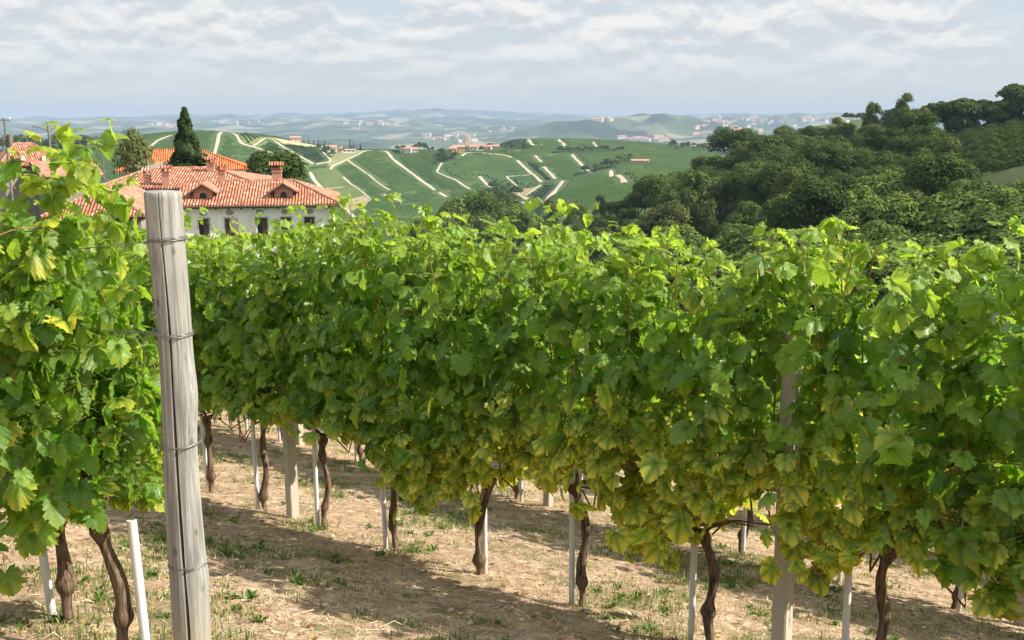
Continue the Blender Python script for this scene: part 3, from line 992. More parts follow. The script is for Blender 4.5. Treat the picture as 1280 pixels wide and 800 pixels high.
# ------------------------------------------------------------------ one vine
def make_vine(rng, width, top, bot, ybias, ylow, seed, n_shoots=15, thick_w=1.0, slope=0.0, h_trunk=.68, lean=0.0, xmax=None, gap=None, cane_n=5, bunches=6, trunk=True, red=0, dens=1.0, leafscale=1.0, sun_side=0.0):
    """parts of a vine in its own frame: x along the row, y away from the camera, z up.
       top/bot: functions of x -> canopy limits above the ground"""
    parts = []
    if trunk:
        tm, head = trunk_mesh(seed, h_trunk, lean, rng.uniform(.021, .026))
        parts.append(('trunk', tm, None))
    else:
        head = np.array([0, 0, h_trunk])
    P, N, T, S, Y, K, HH = [], [], [], [], [], [], []
    canes = []
    side_paths = []

    def add_leaf(p, side, hf, size, young, free=False):
        x, y, z = p
        if xmax is not None and x > xmax(z):
            x = xmax(z) - abs(rng.normal(0, .09)); p = (x, y, z)
        if xmax is not None and x > xmax(z) - max(0, y) * 1.1: return
        if not free and z - slope * x > top(x) + .02 and rng.random() < .95: return
        if gap is not None and gap(x, y, z - slope * x): return
        topf = max(0, min(1, (hf - .78) / .22))
        phi = rng.normal(.55, .50) + topf * rng.uniform(.1, .7)
        az = rng.normal(0, .85) + (math.pi / 2 if side > 0 else -math.pi / 2)
        if topf > .3 and rng.random() < topf * .6: az = rng.uniform(0, 6.28)
        nv = np.array([math.cos(az) * math.cos(phi), math.sin(az) * math.cos(phi), math.sin(phi)])
        tv = np.array([rng.normal(0, .6) + nv[0] * .3, nv[1] * .6, -1.0 + topf * rng.uniform(0, .9)])
        P.append(p); N.append(nv); T.append(tv); S.append(size)
        K.append(young); HH.append(hf)
        yl = ybias(x, z)
        v = rng.random()
        Y.append(min(1, max(0, rng.normal(yl, .22))) if v < .25 + yl else rng.uniform(0, .16))

    for s in range(n_shoots):
        x0 = (-.5 + (s + rng.uniform(.1, .9)) / n_shoots) * width
        tp = top(x0) * 1.0 + rng.normal(0, .05)
        free = xmax is None and rng.random() < .11
        if free: tp += rng.uniform(.04, .12)
        st = .62 + rng.normal(0, .07)
        st = min(st, tp - .3)
        y0 = rng.normal(0, .05)
        lx_, ly_ = rng.normal(0, .10), rng.normal(0, .10) * thick_w
        ph = rng.uniform(0, 6.28, 2)
        n_nodes = int((tp - st) / .052)
        pts = []
        for i in range(n_nodes):
            t = i / max(1, n_nodes - 1)
            z = st + (tp - st) * t
            x = x0 + lx_ * t + .03 * math.sin(z * 6 + ph[0])
            y = y0 + ly_ * t + .03 * math.sin(z * 5 + ph[1])
            pts.append((x, y, z + slope * x))
        pts = [q for q in pts if (free or q[2] - slope * q[0] < top(q[0]) - .02) and (xmax is None or q[0] < xmax(q[2]) - .04)]
        n_nodes = len(pts)
        if len(pts) < 3: continue
        canes.append(pts)
        for i, (x, y, z) in enumerate(pts):
            t = i / max(1, n_nodes - 1)
            zz0 = z - slope * x
            lowb = bot(x)
            if zz0 < lowb: continue
            reps = (1 if rng.random() < dens else 0) + (rng.random() < .95 * dens) + (rng.random() < .65 * dens) + (t > .6) * (rng.random() < .5)
            for q in range(int(reps)):
                side = -1 if rng.random() < .56 else 1
                w_ = (.27 - .12 * t) * thick_w * (.45 + 1.15 * float(fbm(np.array(x * 3.2 + seed), np.array(z * 2.6), 91, 2)))
                d_ = abs(rng.normal(w_, .10)) if rng.random() < .72 else rng.uniform(0, w_)
                size = (.042 + .080 * rng.random() ** 1.1) * leafscale * (1 - .32 * max(0, t - .7) / .3)
                yg = max(0, min(1, (t - .72) / .28 + rng.normal(0, .2))) if t > .55 else max(0, rng.normal(-.05, .12))
                add_leaf((x + rng.normal(0, .06), y + side * d_, z + rng.normal(0, .035)), side, t, size * (.8 if free and z - slope * x > top(x) else 1), yg, free and rng.random() < .6)
        # tip
        x, y, z = pts[-1]
        for q in range(3):
            add_leaf((x + rng.normal(0, .03), y + rng.normal(0, .03), z + rng.uniform(0, .05)), rng.choice([-1, 1]), 1, rng.uniform(.04, .075), 1.0, free)
    # side shoots that stick out of the hedge face and droop
    for s in range(int(14 * width / .8 * dens)):
        x = rng.uniform(-.48, .48) * width
        z = rng.uniform(.75, max(.9, top(x) - .12)) + slope * x
        side = -1 if rng.random() < .66 else 1
        p = np.array([x, side * .12, z]); d_ = np.array([rng.normal(0, .5), side * rng.uniform(.7, 1.1), rng.uniform(-.1, .7)])
        ln = rng.uniform(.16, .40) * thick_w
        pts = []
        for q in range(9):
            pts.append(p.copy()); p = p + d_ / np.linalg.norm(d_) * ln / 8; d_[2] -= .17
        if rng.random() < .5: side_paths.append(pts)
        for q in range(1, 9):
            for rep_ in range(1 + (rng.random() < .5)):
                c_ = pts[q] + rng.normal(0, .03, 3)
                if c_[2] - slope * c_[0] < bot(c_[0]): continue
                add_leaf(tuple(c_), side, .35 + .4 * q / 9, rng.uniform(.05, .098) * leafscale, max(0, rng.normal(.12 + .35 * q / 9, .2)))
    # hanging skirt down to the lower edge
    nsk = int(125 * dens * width / .8)
    for i in range(nsk):
        x = rng.uniform(-.5, .5) * width
        b = bot(x)
        z = b + abs(rng.normal(0, .17))
        if z > 1.0: z = rng.uniform(b, 1.0)
        side = -1 if rng.random() < .56 else 1
        d_ = abs(rng.normal(.17, .09)) * thick_w
        add_leaf((x, side * d_, z + .05 + slope * x), side, 0.1, rng.uniform(.055, .108) * leafscale, 0.0)
    P = np.array(P); N = np.array(N); T = np.array(T); S = np.array(S); Y = np.array(Y); K = np.clip(np.array(K), 0, 1)
    tint = np.column_stack([rng.random(len(P)), Y, np.zeros(len(P)), K])
    for q in range(red):
        c_ = np.nonzero((P[:, 1] < -.2) & (P[:, 2] > .9) & (P[:, 2] < 1.5))[0]
        if len(c_): tint[rng.choice(c_), 2] = .9
    parts.append(('foliage', leaf_mesh(P, N, T, S, tint, rng), None))
    order = rng.permutation(len(canes))[:cane_n]
    for i in order:
        pts = np.array(canes[i])
        pts = pts.copy()
        pts[:, 1] -= np.linspace(0, rng.uniform(.02, .20), len(pts)) * (1 if rng.random() < .7 else -1)
        full = np.vstack([head + [rng.normal(0, .04), 0, -.01], (head * .5 + pts[0] * .5) + [0, 0, .03], pts])
        tv, tf = tube(full, np.linspace(.0052, .0026, len(full)), 6)
        parts.append(('cane', mesh('cane', tv, tf, True, mats=[m_cane]), None))
    for pts in side_paths[:3]:
        tv, tf = tube(np.array(pts), np.linspace(.0022, .0012, len(pts)), 5)
        parts.append(('cane', mesh('cane', tv, tf, True, mats=[m_cane]), None))
    for i in range(bunches):
        x = rng.uniform(-.48, .48) * width
        z = max(bot(x) + .12, .55) + rng.uniform(.02, .26)
        side = -1 if rng.random() < .72 else 1
        parts.append(('grape_bunch', BUNCH[rng.integers(0, 5)], (x, side * (rng.uniform(.12, .27) if xmax is None else rng.uniform(.05, .14)) * thick_w, z + slope * x, rng.uniform(0, 6.28), rng.uniform(.75, 1.0))))
    return parts


ROWAZ = math.atan2(AV[1], AV[0])


def place_vine(parts, a, n, label, group, rot=0.0, sc_=1.0):
    p = wpos(a, n)
    r = empty('grape_vine', p, ROWAZ + rot, label, 'grapevine', group)
    if sc_ != 1.0: r.scale = (sc_, 1, sc_)
    for nm, me_, xf in parts:
        o = link(nm, me_, r)
        if xf:
            o.location = xf[:3]; o.rotation_euler = (0, 0, xf[3]); o.scale = (xf[4],) * 3
    return r


def ray_row(x, y, n):
    """height above the ground of a sight line where it crosses the row at offset n"""
    q = sight(x, y)
    s = n / (NV @ q[:2])
    p = q * s
    a = AV @ p[:2]
    return a, p[2] - float(near_z(np.array(p[0]), np.array(p[1])))


def limits(pts, n):
    L = sorted(ray_row(x, y, n) for x, y in pts)
    A_ = np.array([q[0] for q in L]); H_ = np.array([q[1] for q in L])
    return lambda a: float(np.interp(a, A_, H_))

# ================================================================== THE VINE ROWS
NA_, NB_, NC_, ND_ = 1.26, 3.775, 6.287, 8.9
SLB = .116
# canopy edges of the two rows in front, sighted along the hedge
topB = limits([(150, 285), (200, 292), (240, 300), (280, 296), (310, 296), (350, 288), (400, 283), (430, 280), (460, 266), (490, 258), (520, 258), (540, 282), (560, 294), (575, 280), (610, 274), (635, 296), (650, 284), (685, 276), (705, 292),
               (725, 304), (742, 288), (775, 280), (800, 292), (840, 294), (870, 290), (885, 305), (900, 322), (920, 348), (942, 350), (955, 312), (965, 283), (1000, 290), (1040, 277), (1070, 282), (1090, 300), (1115, 284), (1140, 298),
               (1170, 312), (1195, 326), (1213, 318), (1230, 284), (1270, 278), (1320, 285), (1400, 280), (1600, 290)], NB_)
botB = limits([(150, 505), (240, 505), (300, 515), (345, 520), (380, 540), (420, 540), (460, 535), (500, 560), (540, 610), (580, 650), (620, 635), (650, 590), (690, 600), (730, 610), (770, 590), (810, 625), (850, 700), (880, 700),
               (910, 640), (950, 640), (985, 650), (1010, 690), (1060, 740), (1100, 690), (1150, 680), (1190, 700), (1240, 740), (1280, 760), (1400, 800), (1600, 860)], NB_)
topA = limits([(-300, 290), (-100, 275), (-20, 268), (15, 256), (40, 262), (70, 250), (95, 212), (120, 172), (150, 168), (165, 185), (178, 215), (190, 280), (205, 340), (230, 420)], NA_)
botA = limits([(-300, 620), (-60, 600), (0, 600), (30, 610), (60, 600), (90, 640), (130, 655), (160, 650), (185, 640), (200, 610), (230, 560)], NA_)

YB = lambda a0: (lambda x, z: max(0.0, (1.45 - z) / .7) * float(np.interp(a0 + x, [-8, -6, -4.2, -3.2, -2.4, -1.6, -.8, 0, 2], [.4, .45, .6, 1.2, 1.4, .9, .35, .35, .35])) + .05)
labB = {
    -1: 'far-left grapevine of the front hedge, just right of the weathered wooden post',
    0: 'grapevine of the front hedge, dark trunk, second to the right of the wooden post',
    1: 'front hedge grapevine left of its far concrete post, bare forked head on knobbly trunk',
    2: 'front hedge grapevine just right of its far concrete post, thin knotted trunk',
    3: 'front hedge grapevine with clear bare trunk under the tallest bulge of leaves',
    4: 'front hedge grapevine with a low pointed skirt of leaves over its short trunk',
    5: 'front hedge grapevine with yellow-edged lower leaves, stake left of its curved trunk',
    6: 'front hedge grapevine with yellow leaves hanging low, left of the near concrete post',
    7: 'dark green grapevine with red leaves and grape clusters right of the near concrete post',
    8: 'front hedge grapevine at the right picture edge, many grape clusters low down',
}
GB = 'grapevines of the front hedge'
aB = lambda t: -7.147 + .7946 * t
for t in range(-1, 10):
    a0 = -7.147 + .7946 * t
    rng = np.random.default_rng(100 + t)
    big = t >= 5
    parts = make_vine(rng, .86, lambda x, a0=a0: topB(a0 + x) - .0, lambda x, a0=a0: botB(a0 + x) + float(np.interp(a0 + x, [-3.4, -2.5], [.14, .11])), YB(a0), 0, 200 + t,
                      n_shoots=13 if t >= 2 else 12, slope=SLB, h_trunk={6: .58, 4: .62, 1: .74}.get(t, .68), lean={5: -.08, 3: -.05, 6: -.12, 7: .1}.get(t, 0.02),
                      gap=(lambda x, y, z, a0=a0: abs(a0 + x - aB(6.5)) < .085 and y < .05 and (z < .98 or 1.18 < z < 1.6)), bunches={7: 11, 8: 11, 6: 7, 5: 7}.get(t, 5), red={7: 2}.get(t, 0), thick_w=1.0, dens=1.0 if t >= 2 else 1.05)
    place_vine(parts, a0, NB_, labB.get(t, 'grapevine of the front hedge beyond the right picture edge'), GB)

labA = ['grapevine beside the wooden post with shaggy trunk, pale stake on its right',
        'grapevine near the left picture edge, shaggy leaning trunk, pale stake on its left',
        'grapevine cut by the left picture edge, leaves only, beyond the two near trunks', 'grapevine beyond the left picture edge in the near row']
for i, a0 in enumerate([-3.06, -3.52, -4.3, -5.1]):
    rng = np.random.default_rng(300 + i)
    wd = [.64, .6, .86, .86][i]
    parts = make_vine(rng, wd, lambda x, a0=a0: topA(a0 + x) + float(np.interp(a0 + x, [-3.35, -3.05], [-.10, .05])), lambda x, a0=a0: botA(a0 + x) - .01,
                      lambda x, z, i=i: [.26, .10, .05, .05][i] + max(0, .9 - z) * .6, 0, 320 + i, n_shoots=[17, 15, 15, 15][i], slope=SLB,
                      h_trunk=[.60, .62, .66, .66][i], lean=[-.14, -.10, 0, 0][i], cane_n=0, bunches=[0, 2, 4, 4][i], thick_w=.82, leafscale=.8, dens=1.7,
                      xmax=lambda z, a0=a0: float(np.interp(z, [.5, .9, 1.15, 1.5, 1.8], [-2.82, -2.82, -2.93, -2.91, -2.82])) - a0)
    place_vine(parts, a0, NA_, labA[i], 'grapevines of the near left row')

# rows behind: five source vines copied along them
protoC = []
for i in range(5):
    rng = np.random.default_rng(400 + i)
    hb = .62 + .1 * rng.random()
    protoC.append(make_vine(rng, .9, lambda x: 1.78 + .1 * math.sin(x * 9 + i), lambda x, hb=hb: hb + .06 * math.sin(x * 7), lambda x, z: max(0, (1.2 - z) / .7) * .55, 0, 420 + i,
                            n_shoots=12, slope=.095, bunches=4, dens=.8, cane_n=3))
ordw = ['first', 'second', 'third', 'fourth', 'fifth', 'sixth', 'seventh', 'eighth', 'ninth', 'tenth', 'eleventh', 'twelfth']
for k_, t in enumerate(np.arange(-5.5, 14, 1.0)):
    a0 = -9.692 + .7967 * t
    if -.6 < t < 11:
        lab = '%s grapevine from the left in the second row, trunk seen under the front hedge' % ordw[int(t + .5)]
        gr = 'grapevines of the second row'
    else:
        lab, gr = 'grapevine of the second row hidden behind the front hedge', 'hidden grapevines of the second row'
    place_vine(protoC[k_ % 5], a0, NC_, lab, gr, 0 if k_ % 3 else math.pi * 0)
for k_ in range(24):
    place_vine(protoC[(k_ * 3 + 1) % 5], -16 + .8 * k_, ND_, 'grapevine of the third row seen only in glimpses under nearer hedges', 'grapevines of the third row')
for k_ in range(7):
    place_vine(protoC[(k_ * 2 + 1) % 5], -7.147 + .7946 * (-2 - k_), NB_, 'grapevine of the front hedge further left, behind the near left row', 'front hedge vines behind the near left row')

# ------------------------------------------------------------------ stakes
stk = MB()
stk.tube([(0, 0, -.2), (0, 0, .5), (.0, 0, .98)], [.0155, .0155, .0155], 12)
me_stake = stk.build('vine_stake', m_stake, smooth=True)
stake_data = me_stake.data
bpy.data.objects.remove(me_stake)


def put_stake(a, n, tilt, label, group='pale vine stakes'):
    o = link('vine_stake', stake_data)
    o.location = wpos(a, n)
    o.rotation_euler = (tilt[0], tilt[1], tilt[2] if len(tilt) > 2 else 0)
    tag(o, label, 'stake', group)
    return o


sl = ['pale vine stake nearest right of the wooden post, left of a dark trunk', 'pale vine stake left of the trunk with forked head, between wooden and concrete post', 'pale vine stake just right of the far concrete post',
      'pale vine stake left of the clear bare trunk, left half of the picture', 'pale vine stake half hidden behind the trunk under the low leaf skirt', 'tall pale vine stake left of the curved trunk at the picture middle',
      'pale vine stake under the yellow low-hanging leaves', 'pale vine stake left of the thick trunk, right of the near concrete post', 'pale vine stake at the right picture edge in the front row', 'pale vine stake beyond the right edge']
rng = np.random.default_rng(77)
for t in range(0, 10):
    off = {0: -.02, 1: -.05, 2: -.05, 3: -.075, 4: -.02, 5: -.06, 6: -.09, 7: -.11}.get(t, -.07)
    put_stake(-7.147 + .7946 * t + off, NB_ + (.06 if t == 4 else -.02), (rng.normal(0, .012), rng.normal(-.015, .012), rng.random()), sl[t])
put_stake(-3.06 + .07, NA_ + .05, (.0, -.03), 'pale ribbed vine stake between shaggy trunk and the wooden post', 'near pale stakes').scale = (1, 1, .52)
put_stake(-3.52 - .10, NA_ - .02, (.0, -.05), 'pale vine stake left of the leaning shaggy trunk near the left picture edge', 'near pale stakes').scale = (1, 1, .85)
for k_, t in enumerate(np.arange(-1.5, 12, 1.0)):
    put_stake(-9.692 + .7967 * t + rng.normal(.03, .05), NC_ - .06, (rng.normal(0, .02), rng.normal(0, .02), rng.random()),
              '%s pale vine stake from the left in the second row under the front hedge' % ordw[k_] if k_ < 12 else 'pale vine stake of the second row beyond the right edge')
for k_ in range(12):
    put_stake(-15 + 1.6 * k_, ND_ - .05, (rng.normal(0, .02), rng.normal(0, .02)), 'pale vine stake of the third row glimpsed under the hedges', 'stakes of the third row')


# ------------------------------------------------------------------ concrete posts
def concrete_post(a, n, h, label, tilt=(0, 0), seed=1):
    rng = np.random.default_rng(seed)
    s = .036; nz = 30
    V = []
    for i in range(nz):
        z = -.25 + (h + .25) * i / (nz - 1)
        c = .007
        ring = [(-s + c, -s), (s - c, -s), (s, -s + c), (s, s - c), (s - c, s), (-s + c, s), (-s, s - c), (-s, -s + c)]
        for q in ring:
            k_ = 1 + rng.normal(0, .012)
            V.append((q[0] * k_, q[1] * k_, z))
    F = [(i * 8 + j, i * 8 + (j + 1) % 8, (i + 1) * 8 + (j + 1) % 8, (i + 1) * 8 + j) for i in range(nz - 1) for j in range(8)]
    b = (nz - 1) * 8
    F += [(b, b + 1, b + 2, b + 7), (b + 2, b + 3, b + 6, b + 7), (b + 3, b + 4, b + 5, b + 6)]
    o = link('trellis_post', mesh('trellis_post', V, np.array(F), False, mats=[m_conc]))
    o.location = wpos(a, n); o.rotation_euler = (tilt[0], tilt[1], ROWAZ)
    tag(o, label, 'post', 'square concrete trellis posts')


concrete_post(aB(1.5), NB_, 1.75, 'pale square concrete post in the left half of the front row', (.0, .0), 1)
concrete_post(aB(6.5) - .02, NB_, 1.62, 'square concrete post at right with its grey top showing among the leaves', (.0, -.02), 2)
concrete_post(aB(-3.5), NB_, 1.7, 'square concrete post hidden behind the near left row', (0, 0), 3)
concrete_post(-9.692, NC_, 1.7, 'concrete post of the second row just behind the left front post', (0, 0), 4)
concrete_post(-9.692 + 5 * .7967, NC_, 1.7, 'concrete post foot of the second row seen under yellow leaves at the middle', (0, 0), 5)
concrete_post(-9.692 + 10 * .7967, NC_, 1.7, 'concrete post of the second row behind the right end of the front hedge', (0, 0), 6)

# ------------------------------------------------------------------ weathered wooden end post
XYp = np.array([-.958, 2.69])
ap, np_ = AV @ XYp, NV @ XYp
pb = wpos(ap, np_)
H_P = -.206 - pb[2]
post = empty('wooden_post', pb, 0, 'thick weathered grey wooden end post with a long dark split and wire wraps', 'post')
post.rotation_euler = (0, .021, 0)
CR = R_(-85)                                   # where the long split runs, facing the camera
cd = np.concatenate([np.linspace(-.16, .16, 33)])
th = np.sort(np.concatenate([CR + cd, (CR + np.linspace(.2, 6.2832 - .2, 90))]))
nz = 150
zs = np.linspace(-.3, H_P, nz)
V = []
for z in zs:
    u = (z - 0) / H_P
    r_ = .0525 - .0070 * max(0, min(1, u)) + .003 * math.sin(z * 5)
    cx_ = .008 * math.sin(z * 2.6 + .6) + .004 * math.sin(z * 7)
    wig = .035 * math.sin(z * 4.1) + .02 * math.sin(z * 11)
    for a in th:
        rad_ = r_ * (1 + .035 * mnoise.noise((math.cos(a) * 1.2, math.sin(a) * 1.2, z * 1.6)) + .012 * mnoise.noise((math.cos(a) * 14, math.sin(a) * 14, z * 1.5)))
        da = (a - R_(-14) + math.pi) % (2 * math.pi) - math.pi
        rad_ += .011 * math.exp(-((z - H_P * .63) / .085) ** 2 - (da / .75) ** 2)          # swelling with a knot on the right
        rad_ += .006 * math.exp(-((z - H_P * .27) / .05) ** 2 - (da / .6) ** 2)
        db = (a - R_(-24) + math.pi) % (2 * math.pi) - math.pi
        rad_ -= .008 * math.exp(-((z - H_P * .655) / .016) ** 2 - (db / .11) ** 2)          # knot hole
        rad_ -= .006 * math.exp(-((z - H_P * .25) / .011) ** 2 - ((a - R_(-34)) / .10) ** 2)
        w1 = (.050 + .05 * vnoise(np.array(z * 7.), np.array(.3), 2)) * (1.0 if z < H_P * .985 else .6)
        w1 *= .45 + .55 * sstep(np.array(H_P - z), .02, .5)
        d1 = abs(a - (CR + wig))
        rad_ -= .034 * max(0, 1 - (d1 / w1) ** 2) if d1 < w1 else 0
        for (ca, z0, z1) in ((.42, .70, .95), (-.35, .35, .6), (.75, .45, .98), (1.15, .1, .5)):
            if z0 * H_P < z < z1 * H_P:
                d2 = abs(a - (CR + ca + .03 * math.sin(z * 6 + ca)))
                if d2 < .030: rad_ -= .0045 * (1 - d2 / .030) * math.sin((z / H_P - z0) / (z1 - z0) * math.pi)
        V.append((cx_ + math.cos(a) * rad_, math.sin(a) * rad_, z))
nt_ = len(th)
V = np.array(V)
F = np.array([(i * nt_ + j, i * nt_ + (j + 1) % nt_, (i + 1) * nt_ + (j + 1) % nt_, (i + 1) * nt_ + j) for i in range(nz - 1) for j in range(nt_)])
ctr = len(V)
topr = V[(nz - 1) * nt_:]
cen = topr.mean(0) + [0, 0, .004]
ring2 = topr * .9 + cen * .1 + [0, 0, .004]
V = np.vstack([V, ring2, cen])
F2 = np.array([((nz - 1) * nt_ + j, (nz - 1) * nt_ + (j + 1) % nt_, ctr + (j + 1) % nt_, ctr + j) for j in range(nt_)])
T2 = np.array([(ctr + j, ctr + (j + 1) % nt_, ctr + nt_) for j in range(nt_)])
link('shaft', mesh('shaft', V, [np.vstack([F, F2]), T2], True, mats=[m_wood]), post)
for fz, turns, sg in ((.915, 3, .2), (.745, 3, -.1), (.535, 2, .15), (.295, 2, .3)):
    z0 = H_P * fz
    P = []
    for i in range(int(turns * 40)):
        a = i / 40 * 6.2832
        r_ = .0525 - .0070 * fz + .0055 + .0012 * math.sin(i)
        P.append((.008 * math.sin(z0 * 2.6 + .6) + math.cos(a) * r_, math.sin(a) * r_, z0 + .0035 * (i / 40) + .004 * math.sin(a + sg * 9)))
    tv, tf = tube(P, .0014, 5)
    link('wire_wrap', mesh('wire_wrap', tv, tf, True, mats=[m_wire]), post)
# loose wire tails on the post
P = [(-.055, -.02, H_P * .745), (-.075, -.03, H_P * .73), (-.072, -.035, H_P * .70), (-.085, -.03, H_P * .675), (-.078, -.03, H_P * .69)]
tv, tf = tube(P, .0013, 5); link('wire_tail', mesh('wire_tail', tv, tf, True, mats=[m_wire]), post)


# ------------------------------------------------------------------ trellis wires
def wire(a1, a2, n, h1, h2, label, double=False):
    mb = MB()
    for k_ in range(2 if double else 1):
        P = []
        for i in range(60):
            t = i / 59
            a = a1 + (a2 - a1) * t
            q = wpos(a, n + (.006 * math.sin(i * 1.9 + k_ * 3.1) if double else 0), h1 + (h2 - h1) * t + (.004 * math.cos(i * 1.9 + k_ * 3.1) if double else 0) - .01 * math.sin((t * 4 % 1) * math.pi))
            P.append(q)
        mb.tube(P, .0016, 5)
    o = mb.build('trellis_wire', m_wire, smooth=True)
    tag(o, label, 'wire', 'trellis wires')


wire(-7, ap - .04, np_ + .0, H_P * .745, H_P * .745, 'twisted wire tied to the wooden post at its upper middle', True)
wire(-7, ap - .04, np_, H_P * .915, H_P * .915, 'wire tied near the top of the wooden post')
wire(-7, ap - .04, np_, H_P * .535, H_P * .535, 'wire tied to the wooden post at its middle, running into leaves')
for h in (.68, 1.1, 1.5):
    wire(-13, 3, NB_, h, h, {.68: 'lowest trellis wire of the front hedge, at trunk head height', 1.1: 'middle trellis wire running through the front hedge', 1.5: 'upper trellis wire running through the front hedge'}[h])
wire(-15, 3, NC_, .7, .7, 'lowest trellis wire of the second row')


# ================================================================== GROUND COVER
def visible(a, n):
    p = AV * a + NV * n
    return abs(p[0]) < .56 * (p[1] + .6) and p[1] > 1.4


def scatter(count, rng, amin, amax, nmin, nmax, clump=None):
    out = []
    while len(out) < count:
        m_ = 4000
        a = rng.uniform(amin, amax, m_); n = rng.uniform(nmin, nmax, m_)
        P = a[:, None] * AV + n[:, None] * NV
        ok = (np.abs(P[:, 0]) < .60 * (P[:, 1] + .8)) & (P[:, 1] > 1.5)
        d = np.hypot(P[:, 0], P[:, 1])
        ok &= rng.random(m_) < np.clip(6.0 / d, .25, 1)
        if clump is not None: ok &= clump(P[:, 0], P[:, 1], n, rng.random(m_))
        out += list(P[ok])
    return np.array(out[:count])


def ground_z(P):
    x, y = P[:, 0], P[:, 1]
    return terrain(x, y) + .05 * (fbm(x * 1.6, y * 1.6, 41, 3) - .5) + .022 * (fbm(x * 7, y * 7, 43, 3) - .5)


m_straw, g = mat("dry_straw_and_leaf_litter")
t_ = g.attr('tint').outputs['Color']
g.out(g.bsdf(t_, .85, .15))
m_grass, g = mat("short_green_grass")
t_ = g.attr('tint').outputs['Color']
gp = g.bsdf(t_, .55, .3)
gt = g.n('ShaderNodeBsdfTranslucent', {'Color': g.mix(.5, t_, (.3, .45, .05))}).outputs[0]
g.out(g.n('ShaderNodeMixShader', {0: .3, 1: gp, 2: gt}).outputs[0])

rng = np.random.default_rng(9)
NS = 80000
P2 = scatter(NS, rng, -16, 4, .8, 11)
z0 = ground_z(P2)
L = rng.gamma(2.2, .018, NS) + .015
az_ = rng.uniform(0, 6.28, NS)
wd = rng.uniform(.0008, .0024, NS)
el = rng.normal(.08, .16, NS)
d = np.stack([np.cos(az_) * np.cos(el), np.sin(az_) * np.cos(el), np.abs(np.sin(el))], 1)
sd_ = np.stack([-np.sin(az_), np.cos(az_), rng.normal(0, .3, NS)], 1)
c0 = np.column_stack([P2, z0 + .004])
bend = np.stack([rng.normal(0, .18, NS) * L, rng.normal(0, .18, NS) * L, np.abs(rng.normal(0, .10, NS)) * L], 1)
q = [c0 - d * L[:, None] * .5, c0 + bend, c0 + d * L[:, None] * .5]
q[0][:, 2] = np.maximum(q[0][:, 2], z0)
V = np.stack([q[0] - sd_ * wd[:, None], q[0] + sd_ * wd[:, None], q[1] - sd_ * wd[:, None], q[1] + sd_ * wd[:, None], q[2] - sd_ * wd[:, None] * .5, q[2] + sd_ * wd[:, None] * .5], 1).reshape(-1, 3)
b_ = np.arange(NS)[:, None] * 6
F = np.concatenate([b_ + np.array([0, 1, 3, 2]), b_ + np.array([2, 3, 5, 4])])
pal = np.array([(.48, .37, .23), (.35, .24, .145), (.21, .13, .085), (.56, .46, .32), (.14, .09, .06), (.38, .27, .19)])
tc_ = pal[rng.choice(6, NS, p=[.20, .22, .20, .12, .15, .11])] * rng.uniform(.75, 1.2, (NS, 1))
tint = np.repeat(np.column_stack([tc_, np.ones(NS)]), 6, axis=0)
tag(link('straw_litter', mesh('straw_litter', V, F, False, {'tint': tint}, mats=[m_straw])), 'loose dry straw and clippings strewn over the vineyard soil', 'litter', kind='stuff')

# dead leaves and clods lying about
ND = 5200
P2 = scatter(ND, rng, -14, 4, 1, 10)
z0 = ground_z(P2)
kx = rng.uniform(.006, .022, ND)
V = []
for i in range(ND):
    a = rng.uniform(0, 6.28); c_, s_ = math.cos(a), math.sin(a)
    for (ux, uy, uz) in ((-1, -.3, .1), (-.2, -.8, .5), (.9, -.4, .2), (.7, .6, .55), (-.4, .8, .15)):
        x_ = (ux * c_ - uy * s_) * kx[i] * rng.uniform(.7, 1.2); y_ = (ux * s_ + uy * c_) * kx[i] * rng.uniform(.7, 1.2)
        V.append((P2[i, 0] + x_, P2[i, 1] + y_, z0[i] + .002 + uz * kx[i] * rng.uniform(.2, .9)))
b_ = np.arange(ND)[:, None] * 5
F = [np.concatenate([b_ + np.array([0, 1, 2]), b_ + np.array([0, 2, 3]), b_ + np.array([0, 3, 4])])]
pal = np.array([(.30, .16, .07), (.42, .27, .12), (.20, .10, .05), (.45, .36, .24)])
tc_ = pal[rng.integers(0, 4, ND)] * rng.uniform(.7, 1.2, (ND, 1))
tag(link('fallen_leaves', mesh('fallen_leaves', np.array(V), F, False, {'tint': np.repeat(np.column_stack([tc_, np.ones(ND)]), 5, axis=0)}, mats=[m_straw])), 'small curled brown leaves fallen on the vineyard soil', 'litter', kind='stuff')


def clumpy(x, y, n, u):
    v = fbm(x * 1.5, y * 1.5, 71, 3) * .6 + fbm(x * 5, y * 5, 73, 3) * .4
    bias = .09 * np.exp(-((n - 2.6) / .55) ** 2) + .03 * np.exp(-((n - 4.9) / .6) ** 2)
    return u < sstep(v + bias, .50, .66)


NG = 66000
P2 = scatter(NG, rng, -16, 4, .8, 10.5, clumpy)
z0 = ground_z(P2)
L = rng.gamma(3.5, .007, NG) + .008
az_ = rng.uniform(0, 6.28, NG)
lean_ = rng.uniform(.15, 1.0, NG)
wd = rng.uniform(.0012, .0032, NG)
hd = np.stack([np.cos(az_), np.sin(az_), 0 * az_], 1)
sd_ = np.stack([-np.sin(az_), np.cos(az_), 0 * az_], 1)
c0 = np.column_stack([P2, z0 - .004])
mid = c0 + hd * (L * lean_ * .35)[:, None] + np.array([0, 0, 1]) * (L * .62)[:, None]
tipp = c0 + hd * (L * lean_)[:, None] + np.array([0, 0, 1]) * (L * (1 - .35 * lean_))[:, None]
V = np.stack([c0 - sd_ * wd[:, None], c0 + sd_ * wd[:, None], mid - sd_ * wd[:, None] * .9, mid + sd_ * wd[:, None] * .9, tipp], 1).reshape(-1, 3)
b_ = np.arange(NG)[:, None] * 5
F = [b_ + np.array([0, 1, 3, 2]), b_ + np.array([2, 3, 4])]
dry = rng.random((NG, 1)) < .3
